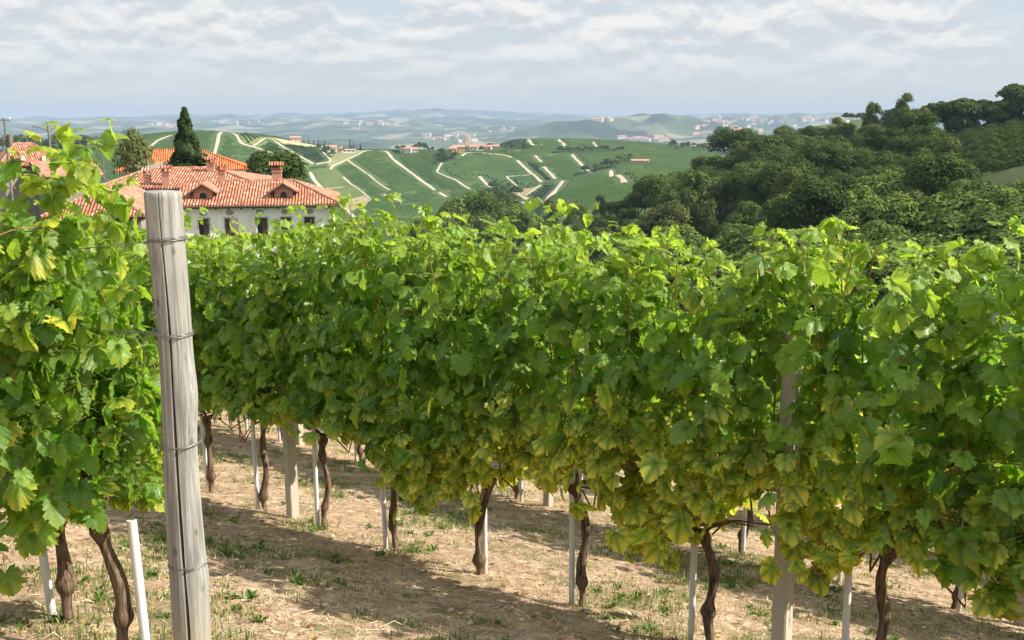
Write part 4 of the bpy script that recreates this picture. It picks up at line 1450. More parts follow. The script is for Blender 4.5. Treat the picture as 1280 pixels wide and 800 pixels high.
tc_ = np.where(dry, np.array([.36, .30, .12]), np.array([.085, .15, .03])) * rng.uniform(.65, 1.35, (NG, 1))
tag(link('grass', mesh('grass', V, F, False, {'tint': np.repeat(np.column_stack([tc_, np.ones(NG)]), 5, axis=0)}, mats=[m_grass])), 'thin patches of short green and dry grass between the vine rows', 'grass', kind='stuff')

# broad-leaved weeds in small rosettes
NW = 700
P2 = scatter(NW, rng, -13, 3, 1.0, 9.5, clumpy)
z0 = ground_z(P2)
V, F, tt = [], [], []
for i in range(NW):
    nl = rng.integers(6, 16); R0 = rng.uniform(.015, .050)
    gc = np.array([.055, .12, .02]) * rng.uniform(.7, 1.5) + np.array([.05, .02, 0]) * rng.random()
    for k_ in range(nl):
        a = rng.uniform(0, 6.28); L_ = R0 * rng.uniform(.6, 1.2); up = rng.uniform(.25, 1.2); w_ = L_ * rng.uniform(.16, .3)
        h_ = np.array([math.cos(a), math.sin(a), 0]); s_ = np.array([-math.sin(a), math.cos(a), 0]); c_ = np.array([P2[i, 0], P2[i, 1], z0[i]])
        b0 = len(V)
        m1 = c_ + h_ * L_ * .5 + np.array([0, 0, L_ * up * .6]); e1 = c_ + h_ * L_ + np.array([0, 0, L_ * up * .7])
        V += [c_, m1 - s_ * w_, e1, m1 + s_ * w_]
        F.append((b0, b0 + 1, b0 + 2, b0 + 3))
        tt += [np.append(gc * rng.uniform(.8, 1.2), 1)] * 4
tag(link('weeds', mesh('weeds', np.array(V), np.array(F), False, {'tint': np.array(tt)}, mats=[m_grass])), 'low broad-leaved green weeds sprouting in the bare soil', 'weeds', kind='stuff')

# ================================================================== TREES
def mat_leafy(name, c1, c2, tr_=.12):
    m, g = mat(name)
    r1 = g.attr('tint').outputs['Fac']
    r2 = g.n('ShaderNodeObjectInfo').outputs['Random']
    c_ = g.mix(r1, c1, c2)
    c_ = g.mix(g.m('MULTIPLY', r2, .45), c_, g.mix(.5, c_, (.10, .12, .03)))
    c_ = g.mix(g.ss(g.m('FRACT', g.m('MULTIPLY', r2, 7.3)), .5, 1, 0, .45), c_, g.mix(.7, c_, (.015, .032, .012)))
    a_ = g.bsdf(c_, .85, .08)
    b_ = g.n('ShaderNodeBsdfTranslucent', {'Color': g.mix(.5, c_, (.25, .35, .05))}).outputs[0]
    g.out(g.n('ShaderNodeMixShader', {0: tr_, 1: a_, 2: b_}).outputs[0])
    return m


m_dark = mat_leafy("dark_oak_foliage", (.020, .046, .011), (.070, .112, .025))
m_mid = mat_leafy("mid_green_foliage", (.050, .092, .022), (.120, .175, .042))
m_bright = mat_leafy("bright_acacia_foliage", (.085, .140, .030), (.19, .255, .06))
m_olive = mat_leafy("olive_foliage", (.070, .092, .026), (.150, .170, .055))
m_yellowt = mat_leafy("yellow_green_foliage", (.15, .18, .03), (.30, .30, .07))
m_brown = mat_leafy("dry_brown_foliage", (.050, .036, .022), (.105, .072, .042))
m_cypress = mat_leafy("cypress_foliage", (.016, .040, .014), (.042, .075, .024), .1)
m_trunk, g = mat("grey_tree_bark")
g.out(g.bsdf(g.mix(g.noise(g.mapping(g.obj(), scale=(6, 6, 1)), 1.5, 4, .6), (.05, .04, .03), (.17, .14, .11)), .95, .1))


def leaf_cards(C, Nn, size, rng, aspect=.6):
    """bent two-triangle leaf sprays"""
    n = len(C)
    Nn = Nn + rng.normal(0, .38, (n, 3))
    Nn /= np.linalg.norm(Nn, axis=1)[:, None] + 1e-9
    t = rng.normal(0, 1, (n, 3)); t -= (t * Nn).sum(1)[:, None] * Nn; t /= np.linalg.norm(t, axis=1)[:, None] + 1e-9
    b = np.cross(Nn, t)
    s = (size * rng.uniform(.6, 1.35, n))[:, None]
    V = np.stack([C - t * s, C + b * s * aspect + Nn * s * .22 * rng.uniform(-1, 1, (n, 1)), C + t * s * rng.uniform(.6, 1.1, (n, 1)), C - b * s * aspect + Nn * s * .2], 1).reshape(-1, 3)
    F = np.arange(n)[:, None] * 4 + np.array([0, 1, 2, 3])
    return V, F


def tree_meshes(seed, h=12, wdt=9, n=2600, size=.42, m=None, kind='round', sparse=0.0):
    rng = np.random.default_rng(seed)
    lobes = []
    if kind == 'round':
        nl = rng.integers(11, 17)
        for i in range(nl):
            a = rng.uniform(0, 6.28); e = rng.uniform(-.35, 1)
            q = np.array([math.cos(a) * math.sqrt(1 - min(1, e * e)) * wdt * .34, math.sin(a) * math.sqrt(1 - min(1, e * e)) * wdt * .34, h * .60 + e * h * .27])
            lobes.append((q, rng.uniform(.16, .27) * wdt, rng.uniform(.7, .95)))
        lobes.append((np.array([0, 0, h * .6]), wdt * .33, 1.1))
    elif kind == 'tall':
        for i in range(13):
            z = h * rng.uniform(.28, .93); r_ = wdt * .36 * (1 - abs(z / h - .5)) * rng.uniform(.2, 1); a = rng.uniform(0, 6.28)
            lobes.append((np.array([math.cos(a) * r_, math.sin(a) * r_, z]), wdt * rng.uniform(.15, .25), rng.uniform(.9, 1.3)))
    elif kind == 'bush':
        for i in range(10):
            a = rng.uniform(0, 6.28); r_ = wdt * .36 * math.sqrt(rng.random())
            lobes.append((np.array([math.cos(a) * r_, math.sin(a) * r_, h * rng.uniform(.15, .68)]), wdt * rng.uniform(.16, .26), rng.uniform(.7, 1.0)))
    Cs, Ns, Rn = [], [], []
    vol = np.array([l[1] ** 2 for l in lobes]); vol /= vol.sum()
    if kind == 'cone':
        u = rng.random(n) ** .75
        z = h * (.04 + .96 * (1 - u)); a = rng.uniform(0, 6.28, n)
        tt_ = z / h
        R0 = wdt * .5 * np.minimum(1, (1 - tt_) * 1.5 + .03) * np.minimum(1, .55 + tt_ * 3)
        R0 = R0 * (.78 + .45 * np.array([mnoise.noise((math.cos(q) * 1.7, math.sin(q) * 1.7, zz__ * .8 + seed)) for q, zz__ in zip(a, z)]) + .18 * np.sin(z * 3.1 + a * 2))
        rr_ = R0 * (1 - .5 * rng.random(n) ** 2.5)
        C = np.column_stack([np.cos(a) * rr_, np.sin(a) * rr_, z]); N_ = np.column_stack([np.cos(a), np.sin(a), np.full(n, .6)])
        Rn = rng.random(n)
    else:
        for l, v in zip(lobes, vol):
            k_ = int(n * v)
            d = rng.normal(0, 1, (k_, 3)); d /= np.linalg.norm(d, axis=1)[:, None]
            d[:, 2] = np.where(d[:, 2] < -.3, -d[:, 2], d[:, 2])
            rad_ = l[1] * (1 - .45 * rng.random(k_) ** 2.2)
            bump_ = 1 + .30 * np.array([mnoise.noise((q[0] * 2.1 + l[0][0], q[1] * 2.1 + l[0][1], q[2] * 2.1 + seed)) for q in d])
            P = l[0] + d * (rad_ * bump_)[:, None] * np.array([1, 1, l[2]])
            keep = rng.random(k_) > sparse * (np.array([mnoise.noise((q[0] * .5, q[1] * .5, q[2] * .5 + seed)) for q in P]) > 0)
            Cs.append(P[keep]); Ns.append((d + [0, 0, .35])[keep]); Rn.append(np.clip(rng.random() * .5 + rng.random(keep.sum()) * .5, 0, 1))
        C = np.vstack(Cs); N_ = np.vstack(Ns); Rn = np.concatenate(Rn)
    V, F = leaf_cards(C, N_, size, rng)
    crown = mesh('crown', V, F, False, {'tint': np.repeat(Rn, 4)}, mats=[m])
    mb = MB()
    th_ = h * (.97 if kind == 'cone' else .72)
    P = [(0, 0, -1.0), (h * .008, 0, h * .2), (-h * .01, h * .008, h * .45), (0, 0, th_)]
    mb.tube(P, [h * .022, h * .017, h * .012, h * .003], 8)
    for l in lobes[:7]:
        b0 = np.array([0, 0, h * rng.uniform(.22, .45)])
        mb.tube([b0, b0 * .5 + l[0] * .5 + [0, 0, -.03 * h], l[0]], [h * .009, h * .006, h * .002], 5)
    Fs = ([np.vstack(mb.F3)] if mb.F3 else []) + ([np.vstack(mb.F4)] if mb.F4 else [])
    trunk = mesh('trunk', np.vstack(mb.V), Fs, True, mats=[m_trunk])
    return crown, trunk


def put_tree(meshes, x, y, z, sc_, rz, name, label, cat, group=None, scz=None):
    r = empty(name, (x, y, z), rz, label, cat, group)
    r.scale = (sc_, sc_, scz or sc_)
    link('crown', meshes[0], r); link('trunk', meshes[1], r)
    return r


KINDS = {
    'dark': [tree_meshes(1, 13, 11, 9500, .24, m_dark), tree_meshes(2, 12, 11.5, 9500, .24, m_dark), tree_meshes(3, 14, 11, 8500, .26, m_dark, sparse=.5)],
    'mid': [tree_meshes(11, 12, 10, 8500, .24, m_mid), tree_meshes(12, 13, 10.5, 8000, .24, m_mid, sparse=.5), tree_meshes(13, 13, 8.5, 7500, .24, m_mid, 'tall')],
    'olive': [tree_meshes(21, 12, 9.5, 7500, .24, m_olive, sparse=.6), tree_meshes(22, 14, 8.5, 7000, .24, m_olive, 'tall', .5)],
    'bright': [tree_meshes(31, 10, 9, 8500, .27, m_bright), tree_meshes(32, 9, 8.5, 8000, .27, m_bright, sparse=.4)],
    'yellow': [tree_meshes(41, 10, 7, 2400, .36, m_yellowt)],
    'crest': [tree_meshes(71, 9, 10, 8000, .28, m_dark, 'bush'), tree_meshes(72, 10, 9, 8000, .28, m_mid, 'bush')],
    'brown': [tree_meshes(51, 11, 7, 1700, .34, m_brown, sparse=.8)],
    'bush': [tree_meshes(61, 5, 7.5, 3400, .26, m_bright, 'bush'), tree_meshes(62, 5, 7, 3400, .26, m_mid, 'bush')],
}
FOREST_LABEL = {
    'dark': ('dense dark green broadleaf tree in the wood on the right-hand slope', 'dark trees of the wooded slope'),
    'mid': ('mid-green broadleaf tree in the wood on the right-hand slope', 'mid-green trees of the wooded slope'),
    'olive': ('olive-toned loose-crowned tree in the wood on the right-hand slope', 'olive-toned trees of the wooded slope'),
    'bright': ('bright green leafy tree at the lower edge of the right-hand wood', 'bright trees of the wooded slope'),
    'brown': ('brown half-dry tree in the wood on the right-hand slope', 'brown trees of the wooded slope'),
}
rng = np.random.default_rng(15)
spots = []
tries = 0
while len(spots) < 300 and tries < 60000:
    tries += 1
    px_ = rng.uniform(640, 1330)
    r_ = math.sqrt(rng.uniform(92 ** 2, 335 ** 2))
    lo = np.interp(px_, [640, 700, 800, 900, 1000, 1100, 1200, 1330], [250, 185, 150, 135, 122, 112, 100, 92])
    hi = np.interp(px_, [640, 700, 780, 840, 890, 960, 1050, 1120, 1150, 1190, 1230, 1330], [290, 250, 262, 268, 285, 300, 312, 312, 215, 148, 128, 118])
    if not lo < r_ < hi: continue
    a_ = azx(px_, 250)
    x_, y_ = r_ * math.sin(a_), r_ * math.cos(a_)
    dmin_ = 4.9 + 1.8 * rng.random() if r_ < 200 else 5.8 + 2.2 * rng.random()
    if any((x_ - q[0]) ** 2 + (y_ - q[1]) ** 2 < dmin_ ** 2 for q in spots): continue
    v_ = vnoise(np.array(x_ / 30.), np.array(y_ / 30.), 7) + rng.normal(0, .22)
    lowedge = (r_ - lo) / (hi - lo)
    if px_ > 1040 and r_ < 148 and rng.random() < .75: kd = 'bright'
    elif lowedge < .16 and rng.random() < .65: kd = 'bright'
    elif 1085 < px_ < 1260 and r_ < 215 and rng.random() < .10: kd = 'brown'
    elif v_ < .46: kd = 'dark'
    elif v_ < .72: kd = 'mid'
    else: kd = 'olive'
    spots.append((x_, y_, r_, kd, px_))
for i, (x_, y_, r_, kd, px_) in enumerate(spots):
    ms = KINDS[kd][rng.integers(0, len(KINDS[kd]))]
    s_ = rng.uniform(.45, .92) * (.8 if px_ > 1190 else 1.0) * (.78 if px_ < 800 else 1)
    lb, gr = FOREST_LABEL[kd]
    put_tree(ms, x_, y_, tz(x_, y_) - .2, s_, rng.uniform(0, 6.28), 'broadleaf_tree', lb, 'tree', gr, s_ * rng.uniform(.85, 1.15))


def tree_by_sight(kd, idx, px_, ytop, r_, label, name='broadleaf_tree', cat='tree', group=None, wide=1.0, hmesh=None):
    """a tree at distance r_ whose top is sighted at (px_, ytop)"""
    q = at_r(px_, ytop, r_)
    zg = tz(q[0], q[1])
    hm = {'dark': 13, 'mid': 12.5, 'olive': 13, 'bright': 9.8, 'yellow': 10, 'brown': 11, 'bush': 4.6, 'crest': 8.4}[kd] if hmesh is None else hmesh
    s_ = max(.12, (q[2] - zg) / (hm * .93))
    return put_tree(KINDS[kd][idx % len(KINDS[kd])], q[0], q[1], zg, s_ * wide, idx * 1.7, name, label, cat, group, s_)


# trees that stand out of the wood
tree_by_sight('dark', 0, 918, 160, 292, 'large very dark round tree at the left top of the right-hand wood', wide=1.0)
tree_by_sight('dark', 1, 948, 168, 285, 'dark round tree beside the largest dark one at the top of the wood', wide=.95)
tree_by_sight('olive', 1, 1130, 128, 300, 'tall loose olive tree rising above the wood beside the far field track', wide=.85)
tree_by_sight('olive', 0, 1155, 133, 285, 'olive rounded tree on the skyline right of the tallest loose tree', wide=.8)
tree_by_sight('mid', 2, 1092, 140, 300, 'narrow dark tree on the skyline just right of the pale field track', wide=.7)
tree_by_sight('yellow', 0, 1152, 157, 268, 'yellowish tree standing out in the middle of the right-hand wood', wide=.8)
tree_by_sight('olive', 0, 1012, 160, 305, 'olive tree at the top edge of the wood under the small far field', wide=.8)
tree_by_sight('mid', 1, 982, 162, 300, 'mid-green tree at the top edge of the wood left of the small far field', wide=.8)
for i, (px_, yt, wd_) in enumerate([(1188, 124, 1.3), (1205, 128, 1.2), (1222, 122, 1.2), (1240, 127, 1.3), (1256, 124, 1.2), (1272, 112, 1.1), (1290, 104, 1.1), (1312, 106, 1.1)]):
    tree_by_sight('crest', i, px_, yt, 303 + 3 * (i % 3), '%s dark tree from the left in the line along the vineyard crest at right' % ordw[i], wide=wd_, group='trees along the vineyard crest')
# round trees in the dip at the centre
for i, (px_, yt, r_, kd, lb) in enumerate([
    (582, 247, 290, 'bright', 'rounded bright tree in the dip behind the hedge, left of the pair at the centre'), (606, 242, 285, 'mid', 'rounded tree, larger of the pair in the dip behind the hedge'),
    (563, 252, 280, 'olive', 'olive bushy tree at the left end of the dip behind the hedge'), (622, 232, 420, 'dark', 'small dark tree in the dip beside the bare triangular plot'),
    (640, 256, 270, 'bright', 'pale green bushy tree in the dip right of the rounded pair'), (668, 262, 255, 'bright', 'low bright tree between the dip and the start of the wood'),
    (545, 262, 240, 'mid', 'low mid-green tree just above the hedge left of the dip'), (690, 254, 262, 'olive', 'olive tree where the wood begins, left end'), (655, 268, 230, 'mid', 'low dark-leaved tree just above the hedge at the centre'), (610, 264, 235, 'bright', 'low bright bush-like tree in front of the rounded pair'), (720, 252, 258, 'mid', 'mid-green tree at the left foot of the wood below the dark field'), (752, 246, 262, 'olive', 'yellow-olive tree at the edge of the dark spur field'), (528, 268, 220, 'olive', 'olive bush-like tree peeping over the tallest part of the hedge')]):
    tree_by_sight(kd, i, px_, yt + 6, r_, lb, wide=.75)
# near shrubs below the wood
for i, (px_, yt, r_) in enumerate([(900, 300, 92), (950, 296, 96), (1060, 300, 90), (1110, 296, 92), (1160, 288, 94), (1195, 272, 98), (1225, 262, 104), (1250, 270, 92), (1285, 258, 100), (1135, 305, 80), (1210, 300, 78), (1270, 292, 76), (860, 300, 100), (1010, 300, 94), (1320, 262, 96), (1240, 236, 118), (1275, 225, 124), (1180, 250, 125)]):
    tree_by_sight('bush', i % 2 if i % 3 else 0, px_, yt, r_, 'light green shrub on the slope between the hedge and the right-hand wood', 'shrub', 'shrub', 'shrubs below the wood', wide=1.0 + .3 * ((i * 7) % 5) / 5)

# vine rows on the slope at right, seen from afar
me_rows = []
m_row = mat_leafy("far_vine_foliage", (.045, .085, .020), (.095, .150, .035))
for s in range(3):
    r2 = np.random.default_rng(700 + s)
    n_ = 1500
    C = np.column_stack([r2.uniform(-9, 9, n_), r2.normal(0, .22, n_), r2.uniform(.5, 1.9, n_)])
    C[:, 2] *= .85 + .25 * np.sin(C[:, 0] * 1.3 + s)
    Vc, Fc = leaf_cards(C, np.column_stack([r2.normal(0, .3, n_), np.sign(C[:, 1]), r2.uniform(0, 1, n_)]), .22, r2)
    me_rows.append(mesh('vine_row', Vc, Fc, False, {'tint': np.repeat(r2.random(n_), 4)}, mats=[m_row]))
nrow = 0
for rI, r_ in enumerate(np.arange(187, 318, 5.5)):
    for seg in range(3):
        px_ = 1178 + seg * 78 + (318 - r_) * .15
        if r_ > np.interp(px_, [1150, 1290, 1400], [322, 312, 312]): continue
        q = at_r(px_, 200, r_); x_, y_ = q[0], q[1]
        d_ = .5; tang = math.atan2(-math.sin(azx(px_)), math.cos(azx(px_)))
        x2, y2 = x_ + math.cos(tang) * 8, y_ + math.sin(tang) * 8
        x1, y1 = x_ - math.cos(tang) * 8, y_ - math.sin(tang) * 8
        za, zb = tz(x1, y1), tz(x2, y2)
        o = link('vine_row', me_rows[(rI + seg) % 3])
        o.location = (x_, y_, (za + zb) / 2)
        o.rotation_euler = Matrix.Rotation(tang, 3, 'Z').to_4x4().to_3x3().to_euler()
        o.rotation_euler = (Matrix.Rotation(tang, 3, 'Z') @ Matrix.Rotation(-math.atan2(zb - za, 16), 3, 'Y')).to_euler()
        tag(o, 'green vine row on the hillside vineyard at the upper right', 'vine row', 'vine rows of the right-hand vineyard')
        nrow += 1

# hedgerow and garden trees on the valley hill
KINDS['far'] = [tree_meshes(81, 8, 7, 420, .62, m_dark), tree_meshes(82, 8, 6.5, 420, .62, m_mid)]
KINDS['farcyp'] = [tree_meshes(85, 12, 3, 260, .5, m_cypress, 'cone')]


def far_tree(px_, py_, hgt, label, group, kd='far', idx=0, rmin=420, wide=1.0):
    x_, y_, z_ = hit(px_, py_, r0=rmin, r1=1500)
    s_ = hgt / (8 if kd == 'far' else 12)
    put_tree(KINDS[kd][idx % len(KINDS[kd])], x_, y_, z_ - .3, s_ * wide, idx * 2.1, 'garden_tree' if kd == 'far' else 'cypress_tree', label, 'tree', group, s_)


LBH = ('small dark tree in the hedgerow under the upper field of the valley hill', 'hedgerow trees on the valley hill')
i = 0
for px_ in np.arange(700, 778, 4.2):
    far_tree(px_ + rng.normal(0, 1.2), 190.5 + rng.normal(0, .6), rng.uniform(4.5, 8), *LBH, idx=i, wide=1.2); i += 1
for px_, py_ in [(551, 194), (554, 197), (558, 199), (552, 200), (562, 196), (566, 200), (570, 199), (557, 203), (560, 201), (549, 205), (520, 190), (524, 189), (497, 190), (531, 190), (536, 190), (541, 190), (632, 188), (636, 187), (628, 187), (640, 188), (634, 190), (602, 191), (611, 187), (616, 187), (580, 191), (655, 190), (505, 191)]:
    far_tree(px_, py_, rng.uniform(5, 9), 'small garden tree round the hamlet on the valley hill crest', 'garden trees of the hill hamlet', idx=i); i += 1
for px_, py_ in [(399, 188), (404, 190), (410, 191), (416, 193), (428, 191), (417, 197), (407, 188), (423, 190)]:
    far_tree(px_, py_, rng.uniform(4, 7), 'small garden tree round the lone farmhouse on the valley hill', 'garden trees of the lone farmhouse', idx=i); i += 1
for px_, py_, hh_ in [(438, 185.5, 11), (442, 186, 9), (451, 187, 8), (380, 178, 5), (386, 179, 6), (392, 180.5, 6), (398, 182, 7), (406, 183, 7)]:
    far_tree(px_, py_, hh_, 'thin dark cypress on the crest of the valley hill', 'cypresses on the hill crest', 'farcyp', i); i += 1
for px_, py_ in [(620, 236), (625, 240), (630, 243), (635, 240), (640, 246), (617, 240), (646, 247), (738, 216), (745, 214), (752, 213), (758, 212), (732, 218), (770, 209), (776, 205), (781, 203), (786, 203), (764, 211)]:
    far_tree(px_, py_, rng.uniform(6, 10), 'dark hedge tree along the spur field at the foot of the valley hill', 'hedge trees of the spur field', idx=i, wide=1.25); i += 1
for px_ in np.arange(836, 890, 5):
    far_tree(px_ + rng.normal(0, 1.5), 187 + rng.normal(0, 2), rng.uniform(6, 11), 'dark tree in the copse right of the valley hill, before the wood', 'trees of the small far copse', idx=i); i += 1
for px_ in np.arange(1058, 1082, 4):
    far_tree(px_ + rng.normal(0, 1), 147.5, rng.uniform(3.5, 5.5), 'small tree on the crest of the far field with the pale track', 'trees on the small far field crest', idx=i); i += 1
for px_ in np.arange(-10, 118, 6):
    far_tree(px_ + rng.normal(0, 2), 190 + rng.normal(0, 2.5), rng.uniform(8, 14), 'dark tree in the belt behind the left roofs', 'tree belt behind the left roofs', idx=i, wide=1.3); i += 1

# ================================================================== BUILDINGS
def mat_tiles(name, c1, c2, c3, axis=0, fleck=.5):
    m, g = mat(name)
    o_ = g.obj()
    so = g.n('ShaderNodeSeparateXYZ', {0: o_})
    u = so.outputs[axis]; v = so.outputs[1 - axis]
    colw = g.m('SINE', g.m('MULTIPLY', u, 2 * math.pi / .24))
    cell = g.n('ShaderNodeCombineXYZ', {0: g.m('FLOOR', g.m('DIVIDE', u, .24)), 1: g.m('FLOOR', g.m('DIVIDE', v, .36)), 2: 0.0}).outputs[0]
    wn = g.n('ShaderNodeTexWhiteNoise', {'Vector': cell}).outputs['Value']
    pt = g.noise(o_, 1.1, 5, .6)
    c_ = g.mix(g.ss(wn, .15, .7), c1, c2)
    c_ = g.mix(g.ss(wn, .72, .95, 0, fleck), c_, (.66, .50, .40))
    c_ = g.mix(g.ss(pt, .48, .72, 0, .6), c_, c3)
    c_ = g.mix(g.ss(colw, -.4, -1, 0, .55), c_, (.14, .065, .045))
    g.out(g.bsdf(c_, .9, .1, g.bump(colw, 1.0, .06)))
    return m


m_tile = mat_tiles("old_terracotta_tiles", (.35, .125, .07), (.50, .21, .125), (.42, .26, .19))
m_tileS = mat_tiles("old_terracotta_tiles_side", (.46, .20, .125), (.58, .29, .19), (.48, .32, .24), 1)
m_tileN = mat_tiles("bright_orange_tiles", (.50, .135, .045), (.62, .195, .07), (.50, .17, .07), 0, .1)
m_tileNS = mat_tiles("bright_orange_tiles_side", (.52, .15, .05), (.62, .20, .075), (.52, .18, .08), 1, .1)
m_plaster, g = mat("white_lime_plaster")
n_ = g.noise(g.mapping(g.obj(), scale=(.7, .7, .35)), 1.3, 6, .6)
g.out(g.bsdf(g.mix(g.ss(n_, .45, .75), (.84, .82, .78), (.70, .66, .60)), .95, .1))
m_stone, g = mat("grey_brown_masonry")
g.out(g.bsdf(g.mix(g.noise(g.obj(), 3, 6, .65), (.17, .14, .115), (.34, .30, .25)), .95, .1))
m_brick, g = mat("reddish_brick")
br = g.n('ShaderNodeTexBrick', {'Vector': g.mapping(g.obj(), rot=(math.pi / 2, 0, 0)), 'Scale': 3.2, 'Color1': (.36, .15, .09, 1), 'Color2': (.46, .23, .15, 1), 'Mortar': (.45, .40, .34, 1)})
g.out(g.bsdf(br.outputs[0], .95, .1))
m_dkwood, g = mat("dark_brown_timber")
g.out(g.bsdf(g.mix(g.noise(g.obj(), 9, 4, .6), (.045, .03, .02), (.12, .08, .05)), .8, .2))
m_glass, g = mat("dark_window_pane")
g.out(g.bsdf((.018, .022, .028), .08, .5))
m_vent, g = mat("grey_vent_plaster")
g.out(g.bsdf((.33, .30, .25), .95, .1))
m_frame, g = mat("pale_stone_trim")
g.out(g.bsdf((.50, .46, .40), .9, .1))
m_pole, g = mat("grey_utility_pole")
g.out(g.bsdf(g.mix(g.noise(g.mapping(g.obj(), scale=(8, 8, 1)), 2, 4, .6), (.12, .105, .09), (.24, .215, .185)), .9, .1))
m_white, g = mat("white_painted_metal")
g.out(g.bsdf((.75, .75, .74), .5, .3))


def roof_planes(x0, x1, y0, y1, z0, zr, r0, r1, yr, hips, t=.14):
    """hip roof: eave rectangle, ridge from r0 to r1 at depth yr; returns MB front/back and MB sides"""
    a = MB(); b = MB()
    A, B, C, D = (x0, y0, z0), (x1, y0, z0), (x1, y1, z0), (x0, y1, z0)
    Rl, Rr = (r0, yr, zr), (r1, yr, zr)
    up = (0, 0, t)
    a.prism([A, B, Rr, Rl], up); a.prism([C, D, Rl, Rr], up)
    b2 = MB()
    b.prism([B, C, Rr], up); b2.prism([D, A, Rl], up)
    return a, (b, b2)


def ridge_caps(mb, pts, r=.11):
    for p, q in pts:
        p, q = np.array(p, float), np.array(q, float)
        n = max(2, int(np.linalg.norm(q - p) / .4))
        P = [p + (q - p) * i / n for i in range(n + 1)]
        mb.tube(P, [r * (1 + .12 * ((i % 2) * 2 - 1)) for i in range(n + 1)], 6)


def small_chimney(parent, x, y, z, w_=.55, h_=1.2, cap=True, m=None, base=.9):
    b = MB(); b.box((x, y, z + h_ / 2 - base / 2), (w_, w_, h_ + base)); b.box((x, y, z + h_ * .8), (w_ * 1.15, w_ * 1.15, .09))
    c = b.build('chimney', m or m_brick, parent)
    k_ = MB()
    k_.box((x, y, z + h_ + .06), (w_ * 1.25, w_ * 1.25, .1))
    for sx in (-1, 1):
        for sy in (-1, 1): k_.box((x + sx * w_ * .4, y + sy * w_ * .4, z + h_ + .22), (.12, .12, .24))
    k_.prism([(x - w_ * .75, y - w_ * .75, z + h_ + .34), (x + w_ * .75, y - w_ * .75, z + h_ + .34), (x + w_ * .75, y, z + h_ + .58), (x - w_ * .75, y, z + h_ + .58)], (0, 0, .07))
    k_.prism([(x - w_ * .75, y + w_ * .75, z + h_ + .34), (x - w_ * .75, y, z + h_ + .58), (x + w_ * .75, y, z + h_ + .58), (x + w_ * .75, y + w_ * .75, z + h_ + .34)], (0, 0, .07))
    k_.build('chimney_cap', m_tile, c)
    return c


O_ = at_r(317, 257, 85.0)
house = empty('farmhouse', (O_[0], O_[1], O_[2]), -azx(322, 257) - R_(5), 'long white farmhouse with old terracotta hip roof, two dormers and a brick chimney', 'house')
# walls
wl = MB(); wl.box((-.45, 4.6, -4.6), (13.8, 9.0, 9.2 - .04)); wl.build('wall', m_plaster, house)
wl = MB(); wl.box((-6.4, 12.0, -4.2), (12.9, 13.0, 10.2)); wl.build('wall', m_plaster, house)
wl = MB(); wl.box((-10.6, -3.2, -4.6), (6.3, 9.0, 9.2 - .06)); wl.build('wall', m_stone, house)
# main roof
rf, rs_ = roof_planes(-8.4, 7.0, -.45, 9.6, .0, 1.62, -5, 3.05, 4.55, True)
R1 = rf.build('roof', m_tile, house); [h.build('hip', m_tileS, R1) for h in rs_]
cp = MB(); ridge_caps(cp, [((-5, 4.55, 1.78), (3.05, 4.55, 1.78)), ((3.05, 4.55, 1.78), (7.0, -.45, .15)), ((3.05, 4.55, 1.78), (7.0, 9.6, .15))]); cp.build('ridge_tiles', m_tileS, R1)
# taller block behind
rf, rs_ = roof_planes(-13.3, .55, 4.0, 18.5, 1.16, 2.42, -10, -4.4, 11.2, True)
R2 = rf.build('roof', m_tile, house); [h.build('hip', m_tileS, R2) for h in rs_]
cp = MB(); ridge_caps(cp, [((-10, 11.2, 2.57), (-4.4, 11.2, 2.57)), ((-4.4, 11.2, 2.57), (.55, 4.0, 1.32)), ((-13.3, 4.0, 1.32), (-10, 11.2, 2.57))]); cp.build('ridge_tiles', m_tileS, R2)
# projecting left wing
a_ = MB(); b_2 = MB(); up = (0, 0, .14)
xl, xr, yf, yb, xm = -14.2, -7.0, -8.3, 3.2, -10.6
a_.prism([(xr, yf, 0), (xr, yb, 0), (xm, yb, 1.75), (xm, yf + 3.6, 1.75)], up); a_.prism([(xl, yb, 0), (xl, yf, 0), (xm, yf + 3.6, 1.75), (xm, yb, 1.75)], up)
b_2.prism([(xl, yf, 0), (xr, yf, 0), (xm, yf + 3.6, 1.75)], up)
R3 = a_.build('roof', m_tileS, house); b_2.build('hip', m_tile, R3)
cp = MB(); ridge_caps(cp, [((xm, yf + 3.6, 1.9), (xm, yb, 1.9)), ((xr, yf, .15), (xm, yf + 3.6, 1.9)), ((xl, yf, .15), (xm, yf + 3.6, 1.9))]); cp.build('ridge_tiles', m_tileS, R3)
# eave boards, rafters
ev = MB(); ev.box((-.7, -.30, -.10), (15.2, .28, .12))
for i in range(16): ev.box((-8 + i * 1.0, -.22, -.20), (.12, .44, .13))
ev.box((6.75, 4.6, -.10), (.3, 9.7, .12))
ev.build('eave', m_dkwood, house)
ev = MB(); ev.box((-10.6, -8.05, -.10), (7.1, .3, .12)); ev.build('eave', m_dkwood, house)
gt_ = MB(); gt_.tube([(-8.4, -.52, -.02), (7.0, -.52, -.05)], .07, 8); gt_.build('gutter', m_dkwood, house)
dp = MB(); dp.tube([(.15, -.05, -.1), (.15, .02, -.4), (.15, .02, -8)], .05, 8); dp.build('downpipe', m_white, house)
dp = MB(); dp.tube([(6.3, -.03, -.1), (6.3, .02, -8)], .06, 8); dp.build('downpipe', m_dkwood, house)
